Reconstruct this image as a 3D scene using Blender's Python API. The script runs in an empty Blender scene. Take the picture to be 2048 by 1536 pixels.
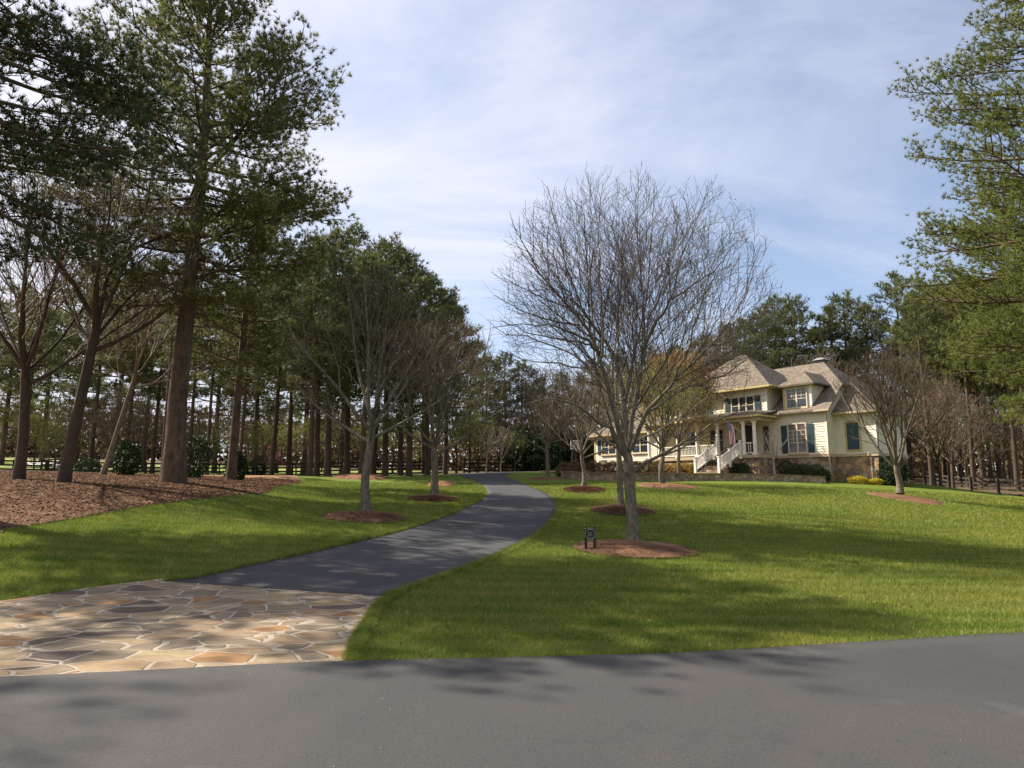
import bpy, math, numpy as np
from mathutils import Vector
S = bpy.context.scene
COL = S.collection
rad = math.radians
# ------------------------------------------------------------------ camera, sun, sky, exposure
FPX = 1365.0
PITCH = math.atan(210/FPX)
CAMZ = 1.6
cd = bpy.data.cameras.new('camera'); cam = bpy.data.objects.new('camera', cd); COL.objects.link(cam)
cd.sensor_width = 36; cd.lens = 36*FPX/2048; cd.clip_start = .05; cd.clip_end = 5000
cam.location = (0, 0, CAMZ); cam.rotation_euler = (math.pi/2+PITCH, 0, 0)
S.camera = cam
SUN_EL = 42.0
SUN_AZ = -67.0          # from +Y towards +X
sv = Vector((math.sin(rad(SUN_AZ))*math.cos(rad(SUN_EL)), math.cos(rad(SUN_AZ))*math.cos(rad(SUN_EL)), math.sin(rad(SUN_EL))))
sd = bpy.data.lights.new('sun', 'SUN'); sd.energy = 5.0; sd.angle = rad(.55); sd.color = (1, .91, .77)
so = bpy.data.objects.new('sun', sd); COL.objects.link(so); so.location = (-60, 30, 60)
so.rotation_euler = sv.to_track_quat('Z', 'Y').to_euler()
S.view_settings.view_transform = 'Standard'; S.view_settings.look = 'None'
S.view_settings.gamma = 1; S.view_settings.exposure = 1.18
S.render.engine = 'CYCLES'
S.cycles.max_bounces = 5; S.cycles.diffuse_bounces = 3; S.cycles.glossy_bounces = 2
S.cycles.transmission_bounces = 3; S.cycles.transparent_max_bounces = 4
S.cycles.use_denoising = True
S.cycles.sample_clamp_indirect = 6

W = bpy.data.worlds.new('World'); S.world = W; W.use_nodes = True
nt = W.node_tree; nt.nodes.clear()
def nd(t, typ, **k):
    n = t.nodes.new(typ)
    for a, b in k.items():
        if a.startswith('i_'):
            key = a[2:]
            key = int(key) if key.isdigit() else key.replace('_', ' ')
            n.inputs[key].default_value = b
        else: setattr(n, a, b)
    return n
def lk(t, a, b): t.links.new(a, b)
sky = nd(nt, 'ShaderNodeTexSky', sky_type='NISHITA'); sky.sun_disc = False
sky.sun_elevation = rad(SUN_EL); sky.sun_rotation = rad(SUN_AZ); sky.air_density = 1.0; sky.dust_density = .6; sky.ozone_density = 2.0; sky.altitude = 200
tc = nd(nt, 'ShaderNodeTexCoord')
sep = nd(nt, 'ShaderNodeSeparateXYZ'); lk(nt, tc.outputs['Generated'], sep.inputs[0])
def mth(t, op, a, b=None, c=None, clamp=False):
    n = t.nodes.new('ShaderNodeMath'); n.operation = op; n.use_clamp = clamp
    for i, x in enumerate((a, b, c)):
        if x is None: continue
        if isinstance(x, (int, float)): n.inputs[i].default_value = x
        else: t.links.new(x, n.inputs[i])
    return n.outputs[0]
zz = mth(nt, 'ADD', mth(nt, 'MAXIMUM', sep.outputs[2], 0.0), .22)
cx = mth(nt, 'DIVIDE', sep.outputs[0], zz); cy = mth(nt, 'DIVIDE', sep.outputs[1], zz)
cmb = nd(nt, 'ShaderNodeCombineXYZ'); lk(nt, cx, cmb.inputs[0]); lk(nt, cy, cmb.inputs[1])
mp = nd(nt, 'ShaderNodeMapping'); mp.inputs['Rotation'].default_value = (0, 0, rad(38)); mp.inputs['Scale'].default_value = (.5, 1.3, 1); mp.inputs['Location'].default_value = (.35, .1, 0)
lk(nt, cmb.outputs[0], mp.inputs[0])
n1 = nd(nt, 'ShaderNodeTexNoise', i_Scale=.9, i_Detail=10.0, i_Roughness=.62, i_Distortion=.9); lk(nt, mp.outputs[0], n1.inputs['Vector'])
n2 = nd(nt, 'ShaderNodeTexNoise', i_Scale=.45, i_Detail=3.0, i_Roughness=.5, i_Distortion=.3); lk(nt, cmb.outputs[0], n2.inputs['Vector'])
# cirrus is thicker towards the sun side (a property of the cloud sheet over the place)
side = mth(nt, 'MULTIPLY_ADD', sep.outputs[0], -.42, .02)
hgt = mth(nt, 'MULTIPLY_ADD', sep.outputs[2], .22, -.06)
cov = mth(nt, 'ADD', mth(nt, 'ADD', mth(nt, 'MULTIPLY', n1.outputs['Fac'], .95), mth(nt, 'MULTIPLY', n2.outputs['Fac'], .75)), mth(nt, 'ADD', side, hgt))
mr = nd(nt, 'ShaderNodeMapRange', interpolation_type='SMOOTHSTEP'); lk(nt, cov, mr.inputs[0])
mr.inputs[1].default_value = .62; mr.inputs[2].default_value = 1.10; mr.inputs[3].default_value = .17; mr.inputs[4].default_value = .97
mixc = nd(nt, 'ShaderNodeMix', data_type='RGBA'); lk(nt, mr.outputs[0], mixc.inputs[0]); lk(nt, sky.outputs[0], mixc.inputs[6])
mixc.inputs[7].default_value = (5.7, 5.7, 6.5, 1)
bgn = nd(nt, 'ShaderNodeBackground'); lk(nt, mixc.outputs[2], bgn.inputs[0]); bgn.inputs[1].default_value = .078
wo = nd(nt, 'ShaderNodeOutputWorld'); lk(nt, bgn.outputs[0], wo.inputs[0])

# ------------------------------------------------------------------ measuring helpers
_c, _s = math.cos(PITCH), math.sin(PITCH)
def at(px, py, Y):
    u = (px-1024)/FPX; v = (768-py)/FPX
    k = Y/(_c-v*_s)
    return np.array([u*k, Y, CAMZ+(_s+v*_c)*k])
# ------------------------------------------------------------------ materials
MATS = {}
def mat(name, col, rough=.8, spec=.3, var=0., vscale=5., col2=None, bump=0., bscale=20., transl=0., island=0., detail=4.):
    m = bpy.data.materials.new(name); m.use_nodes = True; t = m.node_tree; t.nodes.clear()
    out = nd(t, 'ShaderNodeOutputMaterial'); p = nd(t, 'ShaderNodeBsdfPrincipled')
    p.inputs['Roughness'].default_value = rough; p.inputs['Specular IOR Level'].default_value = spec
    c4 = tuple(col)+(1,); src = None
    tcn = nd(t, 'ShaderNodeTexCoord')
    if col2 is not None or var:
        if col2 is None: col2 = [x*(1-var) for x in col]; c4 = tuple(x*(1+var*.6) for x in col)+(1,)
        no = nd(t, 'ShaderNodeTexNoise', i_Scale=vscale, i_Detail=detail, i_Roughness=.6); lk(t, tcn.outputs['Object'], no.inputs['Vector'])
        cr = nd(t, 'ShaderNodeMapRange'); cr.inputs[1].default_value = .35; cr.inputs[2].default_value = .65; lk(t, no.outputs['Fac'], cr.inputs[0])
        mx = nd(t, 'ShaderNodeMix', data_type='RGBA'); lk(t, cr.outputs[0], mx.inputs[0]); mx.inputs[6].default_value = c4; mx.inputs[7].default_value = tuple(col2)+(1,)
        src = mx.outputs[2]
    if island:
        g = nd(t, 'ShaderNodeNewGeometry'); mr_ = nd(t, 'ShaderNodeMapRange'); lk(t, g.outputs['Random Per Island'], mr_.inputs[0])
        mr_.inputs[3].default_value = 1-island; mr_.inputs[4].default_value = 1+island
        hs = nd(t, 'ShaderNodeHueSaturation'); lk(t, mr_.outputs[0], hs.inputs['Value'])
        mh = nd(t, 'ShaderNodeMapRange'); lk(t, g.outputs['Random Per Island'], mh.inputs[0]); mh.inputs[3].default_value = .515; mh.inputs[4].default_value = .485
        lk(t, mh.outputs[0], hs.inputs['Hue'])
        if src: lk(t, src, hs.inputs['Color'])
        else: hs.inputs['Color'].default_value = c4
        src = hs.outputs[0]
    if src: lk(t, src, p.inputs['Base Color'])
    else: p.inputs['Base Color'].default_value = c4
    if bump:
        nb = nd(t, 'ShaderNodeTexNoise', i_Scale=bscale, i_Detail=5.0); lk(t, tcn.outputs['Object'], nb.inputs['Vector'])
        b = nd(t, 'ShaderNodeBump', i_Strength=bump, i_Distance=.05); lk(t, nb.outputs['Fac'], b.inputs['Height']); lk(t, b.outputs[0], p.inputs['Normal'])
    if transl:
        tr = nd(t, 'ShaderNodeBsdfTranslucent'); ms = nd(t, 'ShaderNodeMixShader'); ms.inputs[0].default_value = transl
        if src: lk(t, src, tr.inputs[0])
        else: tr.inputs[0].default_value = c4
        lk(t, p.outputs[0], ms.inputs[1]); lk(t, tr.outputs[0], ms.inputs[2]); lk(t, ms.outputs[0], out.inputs[0])
    else: lk(t, p.outputs[0], out.inputs[0])
    MATS[name] = m
    return m
def bark_mat(name, c1, c2, sc=6, stretch=.25):
    m = bpy.data.materials.new(name); m.use_nodes = True; t = m.node_tree; p = t.nodes['Principled BSDF']
    p.inputs['Roughness'].default_value = .9; p.inputs['Specular IOR Level'].default_value = .15
    tcn = nd(t, 'ShaderNodeTexCoord'); mpn = nd(t, 'ShaderNodeMapping'); mpn.inputs['Scale'].default_value = (1, 1, stretch); lk(t, tcn.outputs['Object'], mpn.inputs[0])
    no = nd(t, 'ShaderNodeTexNoise', i_Scale=sc, i_Detail=7.0, i_Roughness=.7); lk(t, mpn.outputs[0], no.inputs['Vector'])
    vo = nd(t, 'ShaderNodeTexVoronoi', feature='DISTANCE_TO_EDGE', i_Scale=sc*1.6); lk(t, mpn.outputs[0], vo.inputs['Vector'])
    cr = nd(t, 'ShaderNodeMapRange'); cr.inputs[1].default_value = .3; cr.inputs[2].default_value = .7; lk(t, no.outputs['Fac'], cr.inputs[0])
    mx = nd(t, 'ShaderNodeMix', data_type='RGBA'); lk(t, cr.outputs[0], mx.inputs[0]); mx.inputs[6].default_value = c1+(1,); mx.inputs[7].default_value = c2+(1,)
    lk(t, mx.outputs[2], p.inputs['Base Color'])
    b = nd(t, 'ShaderNodeBump', i_Strength=.8, i_Distance=.04); h = mth(t, 'ADD', mth(t, 'MINIMUM', vo.outputs['Distance'], .12), mth(t, 'MULTIPLY', no.outputs['Fac'], .3))
    lk(t, h, b.inputs['Height']); lk(t, b.outputs[0], p.inputs['Normal'])
    MATS[name] = m
    return m
bark_mat('pine_bark', (.155, .108, .075), (.035, .026, .02), 4.5, .35)
bark_mat('far_bark', (.10, .068, .047), (.05, .036, .028), 3)
bark_mat('grey_bark', (.23, .195, .145), (.05, .042, .03), 10, .6)
bark_mat('dark_bark', (.085, .062, .046), (.04, .03, .024), 6)
mat('twig', (.105, .08, .058), .85, .2, var=.3, vscale=2)
mat('twig_brown', (.135, .105, .076), .85, .2, var=.3, vscale=2)
mat('twig_pale', (.34, .29, .22), .85, .2, var=.3, vscale=2)
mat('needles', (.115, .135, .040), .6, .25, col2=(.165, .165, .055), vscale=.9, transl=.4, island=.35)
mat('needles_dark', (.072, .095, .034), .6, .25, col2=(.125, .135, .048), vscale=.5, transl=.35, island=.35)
mat('needles_lit', (.175, .195, .042), .6, .25, col2=(.115, .14, .034), vscale=.8, transl=.4, island=.35)  # brighter, yellower needle green: sunlight on the right-hand pines put into the colour
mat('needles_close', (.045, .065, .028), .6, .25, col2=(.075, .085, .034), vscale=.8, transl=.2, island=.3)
mat('copper_leaf', (.36, .19, .075), .6, .2, col2=(.27, .19, .06), vscale=1.6, transl=.4, island=.3)
mat('bud_leaf', (.22, .24, .05), .6, .2, col2=(.13, .15, .04), vscale=1.2, transl=.4, island=.3)
mat('brown_leaf', (.15, .095, .05), .7, .2, col2=(.09, .075, .035), vscale=1.0, transl=.3, island=.3)
mat('spring_leaf', (.26, .31, .04), .6, .2, col2=(.15, .2, .03), vscale=.9, transl=.45, island=.3)
mat('pink_leaf', (.45, .13, .2), .6, .2, transl=.4, island=.3)
mat('evergreen', (.026, .046, .018), .6, .18, col2=(.035, .055, .018), vscale=2, transl=.12, island=.35)
mat('boxwood', (.06, .09, .025), .5, .3, col2=(.04, .065, .018), vscale=3, transl=.2, island=.3)
mat('russet_leaf', (.17, .10, .05), .6, .2, col2=(.11, .095, .04), vscale=3, transl=.2, island=.3)
mat('yellow_leaf', (.50, .40, .02), .6, .2, col2=(.38, .34, .03), vscale=3, transl=.3, island=.2)
mat('gold_leaf', (.40, .24, .04), .6, .2, col2=(.2, .17, .04), vscale=3, transl=.3, island=.3)
mat('white_paint', (.78, .75, .66), .5, .4, var=.05, vscale=2)
mat('siding_paint', (.69, .635, .50), .55, .35, var=.06, vscale=1.2)
mat('tan_trim', (.46, .37, .24), .6, .3, var=.08, vscale=2)
mat('ochre_trim', (.48, .38, .17), .6, .3, var=.1, vscale=2)
mat('shutter_blue', (.024, .062, .078), .5, .4, var=.15, vscale=3)
mat('sash', (.55, .47, .33), .5, .4)
mat('glass', (.035, .05, .06), .06, .8, var=.5, vscale=.8)
mat('warm_glass', (.08, .055, .035), .08, .7, var=.6, vscale=1.5)
mat('dark_door', (.03, .026, .02), .4, .4)
mat('black_paint', (.012, .012, .011), .45, .4, var=.3, vscale=8)
mat('fence_black', (.028, .024, .02), .8, .2, var=.35, vscale=3)
mat('fence_weathered', (.048, .039, .031), .85, .2, var=.4, vscale=3)
mat('metal', (.35, .35, .34), .35, .6)
mat('downspout', (.40, .28, .2), .5, .4)
mat('grey_roof', (.22, .22, .22), .8, .2, var=.2)
mat('straw', (.33, .20, .12), .85, .1, col2=(.18, .10, .06), vscale=2, island=.4)
mat('cone', (.07, .045, .03), .85, .1, island=.3)
mat('litter', (.26, .21, .14), .85, .1, island=.4)

def grass_blade_mat():
    m = mat('grass_blades', (.105, .165, .018), .65, .15, col2=(.19, .215, .036), vscale=.45, transl=.35, island=.4)
    t = m.node_tree; p = [n for n in t.nodes if n.type == 'BSDF_PRINCIPLED'][0]; src = p.inputs['Base Color'].links[0].from_socket
    g = nd(t, 'ShaderNodeNewGeometry'); f = mth(t, 'GREATER_THAN', mth(t, 'FRACT', mth(t, 'MULTIPLY', g.outputs['Random Per Island'], 37.)), .925)
    tcn = nd(t, 'ShaderNodeTexCoord'); mpn = nd(t, 'ShaderNodeMapping'); mpn.inputs['Rotation'].default_value = (0, 0, rad(14)); mpn.inputs['Scale'].default_value = (.15, 1, 1); lk(t, tcn.outputs['Object'], mpn.inputs[0])
    wv = nd(t, 'ShaderNodeTexWave', wave_type='BANDS', bands_direction='Y', i_Scale=.42, i_Distortion=2.5, i_Detail=2.0); lk(t, mpn.outputs[0], wv.inputs['Vector'])
    n9 = nd(t, 'ShaderNodeTexNoise', i_Scale=1.6, i_Detail=6.0, i_Roughness=.7); lk(t, mpn.outputs[0], n9.inputs['Vector'])
    w1 = nd(t, 'ShaderNodeMapRange'); lk(t, mth(t, 'ADD', wv.outputs['Fac'], mth(t, 'MULTIPLY', n9.outputs['Fac'], .8)), w1.inputs[0]); w1.inputs[1].default_value = .75; w1.inputs[2].default_value = 1.15; w1.inputs[4].default_value = .55
    m0 = nd(t, 'ShaderNodeMix', data_type='RGBA'); lk(t, w1.outputs[0], m0.inputs[0]); lk(t, src, m0.inputs[6]); m0.inputs[7].default_value = (.27, .27, .065, 1); src = m0.outputs[2]
    mx = nd(t, 'ShaderNodeMix', data_type='RGBA'); lk(t, f, mx.inputs[0]); lk(t, src, mx.inputs[6]); mx.inputs[7].default_value = (.42, .36, .16, 1)
    lk(t, mx.outputs[2], p.inputs['Base Color'])
    return m
grass_blade_mat()

def ground_mat():
    m = bpy.data.materials.new('ground'); m.use_nodes = True; t = m.node_tree; p = t.nodes['Principled BSDF']
    p.inputs['Roughness'].default_value = .95; p.inputs['Specular IOR Level'].default_value = .08
    tcn = nd(t, 'ShaderNodeTexCoord')
    def noise(sc, de, vec=None, dist=0):
        n = nd(t, 'ShaderNodeTexNoise', i_Scale=sc, i_Detail=de, i_Roughness=.65, i_Distortion=dist); lk(t, vec or tcn.outputs['Object'], n.inputs['Vector']); return n.outputs['Fac']
    def rng(x, a, b, c=0., d=1.):
        n = nd(t, 'ShaderNodeMapRange'); lk(t, x, n.inputs[0]); n.inputs[1].default_value = a; n.inputs[2].default_value = b; n.inputs[3].default_value = c; n.inputs[4].default_value = d; return n.outputs[0]
    def mix(f, a, b):
        n = nd(t, 'ShaderNodeMix', data_type='RGBA')
        if isinstance(f, float): n.inputs[0].default_value = f
        else: lk(t, f, n.inputs[0])
        for i, x in ((6, a), (7, b)):
            if isinstance(x, tuple): n.inputs[i].default_value = x+(1,)
            else: lk(t, x, n.inputs[i])
        return n.outputs[2]
    g = mix(rng(noise(.5, 6), .35, .65), (.100, .140, .017), (.150, .172, .026))
    g = mix(rng(noise(14, 6), .3, .7), g, (.10, .14, .022))
    g = mix(rng(noise(60, 3), .42, .75, 0, .5), g, (.04, .06, .012))
    # mowing stripes: the mown turf itself, alternating nap
    mpn = nd(t, 'ShaderNodeMapping'); mpn.inputs['Rotation'].default_value = (0, 0, rad(14)); mpn.inputs['Scale'].default_value = (.15, 1, 1); lk(t, tcn.outputs['Object'], mpn.inputs[0])
    wv = nd(t, 'ShaderNodeTexWave', wave_type='BANDS', bands_direction='Y', i_Scale=.42, i_Distortion=2.5, i_Detail=2.0); lk(t, mpn.outputs[0], wv.inputs['Vector'])
    g = mix(mth(t, 'MULTIPLY', rng(wv.outputs['Fac'], .35, .65), .30), g, (.165, .185, .035))
    lines = noise(2.2, 4, None)
    mpl = nd(t, 'ShaderNodeMapping'); mpl.inputs['Scale'].default_value = (.12, 2.2, 1); mpl.inputs['Rotation'].default_value = (0, 0, rad(8)); lk(t, tcn.outputs['Object'], mpl.inputs[0])
    g = mix(rng(noise(1.6, 5, mpl.outputs[0], .4), .45, .7, 0, .35), g, (.06, .095, .014))
    wd = mix(rng(noise(1.2, 6), .4, .6), (.13, .085, .048), (.075, .065, .032))
    md = mix(rng(noise(.2, 5), .4, .6), (.22, .26, .055), (.17, .19, .06))
    a = nd(t, 'ShaderNodeAttribute'); a.attribute_name = 'zone'; sp = nd(t, 'ShaderNodeSeparateColor'); lk(t, a.outputs['Color'], sp.inputs[0])
    c = mix(sp.outputs[0], g, wd); c = mix(sp.outputs[1], c, md)
    lk(t, c, p.inputs['Base Color'])
    b = nd(t, 'ShaderNodeBump', i_Strength=.6, i_Distance=.04); lk(t, noise(35, 5), b.inputs['Height']); lk(t, b.outputs[0], p.inputs['Normal'])
    MATS['ground'] = m
ground_mat()
def asphalt(name, c1, c2, speck=.6):
    m = bpy.data.materials.new(name); m.use_nodes = True; t = m.node_tree; p = t.nodes['Principled BSDF']
    p.inputs['Roughness'].default_value = .85; p.inputs['Specular IOR Level'].default_value = .3
    tcn = nd(t, 'ShaderNodeTexCoord')
    n1 = nd(t, 'ShaderNodeTexNoise', i_Scale=.35, i_Detail=6.0, i_Roughness=.6, i_Distortion=.6); lk(t, tcn.outputs['Object'], n1.inputs['Vector'])
    r1 = nd(t, 'ShaderNodeMapRange'); lk(t, n1.outputs['Fac'], r1.inputs[0]); r1.inputs[1].default_value = .35; r1.inputs[2].default_value = .65
    mx = nd(t, 'ShaderNodeMix', data_type='RGBA'); lk(t, r1.outputs[0], mx.inputs[0]); mx.inputs[6].default_value = c1+(1,); mx.inputs[7].default_value = c2+(1,)
    n2 = nd(t, 'ShaderNodeTexNoise', i_Scale=60., i_Detail=5.0, i_Roughness=.9); lk(t, tcn.outputs['Object'], n2.inputs['Vector'])
    r2 = nd(t, 'ShaderNodeMapRange'); lk(t, n2.outputs['Fac'], r2.inputs[0]); r2.inputs[1].default_value = .3; r2.inputs[2].default_value = .7; r2.inputs[3].default_value = 1-speck; r2.inputs[4].default_value = 1+speck
    n3 = nd(t, 'ShaderNodeTexVoronoi', i_Scale=42.); lk(t, tcn.outputs['Object'], n3.inputs['Vector'])
    r3 = nd(t, 'ShaderNodeMapRange'); lk(t, n3.outputs['Distance'], r3.inputs[0]); r3.inputs[1].default_value = .05; r3.inputs[2].default_value = .16; r3.inputs[3].default_value = 1.9; r3.inputs[4].default_value = 1.
    nq = nd(t, 'ShaderNodeTexNoise', i_Scale=1.1, i_Detail=8.0, i_Roughness=.7); lk(t, tcn.outputs['Object'], nq.inputs['Vector'])
    vq = nd(t, 'ShaderNodeVectorMath', operation='MULTIPLY_ADD'); lk(t, nq.outputs['Color'], vq.inputs[0]); vq.inputs[1].default_value = (1.2, 1.2, 0); lk(t, tcn.outputs['Object'], vq.inputs[2])
    ck = nd(t, 'ShaderNodeTexVoronoi', feature='DISTANCE_TO_EDGE', i_Scale=.33); lk(t, vq.outputs[0], ck.inputs['Vector'])
    rc = nd(t, 'ShaderNodeMapRange'); lk(t, ck.outputs['Distance'], rc.inputs[0]); rc.inputs[1].default_value = .0; rc.inputs[2].default_value = .006; rc.inputs[3].default_value = .85; rc.inputs[4].default_value = 1.
    nb2 = nd(t, 'ShaderNodeTexNoise', i_Scale=.9, i_Detail=3.0); lk(t, tcn.outputs['Object'], nb2.inputs['Vector'])
    rb2 = nd(t, 'ShaderNodeMapRange'); lk(t, nb2.outputs['Fac'], rb2.inputs[0]); rb2.inputs[1].default_value = .62; rb2.inputs[2].default_value = .7; rb2.inputs[3].default_value = 1.; rb2.inputs[4].default_value = 1.35
    mu = nd(t, 'ShaderNodeMix', data_type='RGBA', blend_type='MULTIPLY'); mu.inputs[0].default_value = 1; lk(t, mx.outputs[2], mu.inputs[6]); lk(t, mth(t, 'MULTIPLY', mth(t, 'MULTIPLY', r2.outputs[0], r3.outputs[0]), mth(t, 'MULTIPLY', rc.outputs[0], rb2.outputs[0])), mu.inputs[7])
    lk(t, mu.outputs[2], p.inputs['Base Color'])
    b = nd(t, 'ShaderNodeBump', i_Strength=.5, i_Distance=.01); lk(t, n2.outputs['Fac'], b.inputs['Height']); lk(t, b.outputs[0], p.inputs['Normal'])
    MATS[name] = m
asphalt('road_asphalt', (.053, .050, .048), (.036, .036, .037), .5)
asphalt('drive_asphalt', (.052, .051, .052), (.037, .037, .040), .45)
def stone_mat(name, scale, warp, mortar, cols, mw=.03, zsc=1., bumpd=.03, axis_scale=(1, 1, 1)):
    m = bpy.data.materials.new(name); m.use_nodes = True; t = m.node_tree; p = t.nodes['Principled BSDF']
    p.inputs['Roughness'].default_value = .85; p.inputs['Specular IOR Level'].default_value = .2
    tcn = nd(t, 'ShaderNodeTexCoord'); nw = nd(t, 'ShaderNodeTexNoise', i_Scale=warp[0], i_Detail=2.0); lk(t, tcn.outputs['Object'], nw.inputs['Vector'])
    vm = nd(t, 'ShaderNodeVectorMath', operation='SUBTRACT'); lk(t, nw.outputs['Color'], vm.inputs[0]); vm.inputs[1].default_value = (.5, .5, .5)
    vs = nd(t, 'ShaderNodeVectorMath', operation='SCALE'); lk(t, vm.outputs[0], vs.inputs[0]); vs.inputs['Scale'].default_value = warp[1]
    va = nd(t, 'ShaderNodeVectorMath', operation='ADD'); lk(t, vs.outputs[0], va.inputs[0]); lk(t, tcn.outputs['Object'], va.inputs[1])
    mpn = nd(t, 'ShaderNodeMapping'); mpn.inputs['Scale'].default_value = axis_scale; lk(t, va.outputs[0], mpn.inputs[0])
    v1 = nd(t, 'ShaderNodeTexVoronoi', i_Scale=scale); v1.inputs['Randomness'].default_value = 1; lk(t, mpn.outputs[0], v1.inputs['Vector'])
    v2 = nd(t, 'ShaderNodeTexVoronoi', feature='DISTANCE_TO_EDGE', i_Scale=scale); v2.inputs['Randomness'].default_value = 1; lk(t, mpn.outputs[0], v2.inputs['Vector'])
    sp = nd(t, 'ShaderNodeSeparateColor'); lk(t, v1.outputs['Color'], sp.inputs[0])
    cr = nd(t, 'ShaderNodeValToRGB'); cr.color_ramp.interpolation = 'CONSTANT'
    e = cr.color_ramp.elements
    for i, (pos, c) in enumerate(cols):
        el = e[i] if i < 2 else e.new(pos)
        el.position = pos; el.color = c+(1,)
    lk(t, sp.outputs[0], cr.inputs[0])
    n2 = nd(t, 'ShaderNodeTexNoise', i_Scale=scale*2.2, i_Detail=8.0, i_Roughness=.7, i_Distortion=.8)
    mps = nd(t, 'ShaderNodeMapping'); mps.inputs['Scale'].default_value = (.45, 1, 1); lk(t, va.outputs[0], mps.inputs[0]); lk(t, mps.outputs[0], n2.inputs['Vector'])
    r2 = nd(t, 'ShaderNodeMapRange'); lk(t, n2.outputs['Fac'], r2.inputs[0]); r2.inputs[1].default_value = .3; r2.inputs[2].default_value = .7; r2.inputs[3].default_value = .62; r2.inputs[4].default_value = 1.3
    mu = nd(t, 'ShaderNodeMix', data_type='RGBA', blend_type='MULTIPLY'); mu.inputs[0].default_value = 1; lk(t, cr.outputs[0], mu.inputs[6]); lk(t, r2.outputs[0], mu.inputs[7])
    jw = mth(t, 'ADD', v2.outputs['Distance'], mth(t, 'MULTIPLY', mth(t, 'SUBTRACT', n2.outputs['Fac'], .5), mw*1.2))
    ed = nd(t, 'ShaderNodeMapRange'); lk(t, jw, ed.inputs[0]); ed.inputs[1].default_value = mw*.7; ed.inputs[2].default_value = mw*1.1
    mx = nd(t, 'ShaderNodeMix', data_type='RGBA'); lk(t, ed.outputs[0], mx.inputs[0]); mx.inputs[6].default_value = mortar+(1,); lk(t, mu.outputs[2], mx.inputs[7])
    lk(t, mx.outputs[2], p.inputs['Base Color'])
    b = nd(t, 'ShaderNodeBump', i_Strength=.7, i_Distance=bumpd); lk(t, mth(t, 'ADD', ed.outputs[0], mth(t, 'MULTIPLY', n2.outputs['Fac'], .5)), b.inputs['Height']); lk(t, b.outputs[0], p.inputs['Normal'])
    MATS[name] = m
stone_mat('flagstone', 2.75, (1.7, .24), (.31, .26, .205),
          [(0, (.22, .155, .095)), (.16, (.19, .145, .095)), (.32, (.25, .175, .10)), (.46, (.16, .125, .085)), (.62, (.11, .08, .058)), (.69, (.26, .195, .115)), (.83, (.235, .13, .058)), (.92, (.11, .08, .065)), (.95, (.26, .20, .13))], .042, bumpd=.035, axis_scale=(.68, 1.1, 1))
stone_mat('fieldstone', 2.6, (2., .25), (.25, .2, .15),
          [(0, (.33, .24, .15)), (.18, (.26, .17, .10)), (.36, (.38, .31, .22)), (.52, (.20, .13, .09)), (.68, (.42, .27, .14)), (.84, (.17, .14, .11)), (.93, (.31, .25, .19))], .05, bumpd=.06)
stone_mat('wall_stone', 4.6, (2., .2), (.2, .16, .12),
          [(0, (.36, .27, .17)), (.18, (.27, .19, .12)), (.36, (.40, .33, .23)), (.52, (.21, .15, .11)), (.68, (.38, .27, .16)), (.84, (.19, .16, .13)), (.93, (.31, .25, .19))], .06, bumpd=.05)
def shingle():
    m = bpy.data.materials.new('shingle'); m.use_nodes = True; t = m.node_tree; p = t.nodes['Principled BSDF']
    p.inputs['Roughness'].default_value = .9; p.inputs['Specular IOR Level'].default_value = .15
    tcn = nd(t, 'ShaderNodeTexCoord'); sp = nd(t, 'ShaderNodeSeparateXYZ'); lk(t, tcn.outputs['Object'], sp.inputs[0])
    row = mth(t, 'FLOOR', mth(t, 'MULTIPLY', sp.outputs[2], 9.))
    cb = nd(t, 'ShaderNodeCombineXYZ'); lk(t, mth(t, 'MULTIPLY', mth(t, 'ADD', sp.outputs[0], sp.outputs[1]), 5.), cb.inputs[0]); lk(t, mth(t, 'MULTIPLY', row, 3.7), cb.inputs[1])
    wn = nd(t, 'ShaderNodeTexVoronoi', i_Scale=1.); lk(t, cb.outputs[0], wn.inputs['Vector'])
    s2 = nd(t, 'ShaderNodeSeparateColor'); lk(t, wn.outputs['Color'], s2.inputs[0])
    cr = nd(t, 'ShaderNodeValToRGB'); e = cr.color_ramp.elements
    e[0].color = (.115, .094, .074, 1); e[1].color = (.19, .157, .123, 1); lk(t, s2.outputs[0], cr.inputs[0])
    n2 = nd(t, 'ShaderNodeTexNoise', i_Scale=.7, i_Detail=6.0); lk(t, tcn.outputs['Object'], n2.inputs['Vector'])
    r2 = nd(t, 'ShaderNodeMapRange'); lk(t, n2.outputs['Fac'], r2.inputs[0]); r2.inputs[3].default_value = .72; r2.inputs[4].default_value = 1.25
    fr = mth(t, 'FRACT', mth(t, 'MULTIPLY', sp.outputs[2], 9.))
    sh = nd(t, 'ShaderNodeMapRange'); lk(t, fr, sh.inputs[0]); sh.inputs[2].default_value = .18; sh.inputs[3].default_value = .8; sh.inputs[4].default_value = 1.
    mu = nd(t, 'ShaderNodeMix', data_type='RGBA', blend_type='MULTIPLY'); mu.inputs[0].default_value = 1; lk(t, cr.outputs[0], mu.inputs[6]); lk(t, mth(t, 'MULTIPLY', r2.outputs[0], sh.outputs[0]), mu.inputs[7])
    lk(t, mu.outputs[2], p.inputs['Base Color'])
    b = nd(t, 'ShaderNodeBump', i_Strength=.5, i_Distance=.02); lk(t, fr, b.inputs['Height']); lk(t, b.outputs[0], p.inputs['Normal'])
    MATS['shingle'] = m
shingle()
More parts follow.
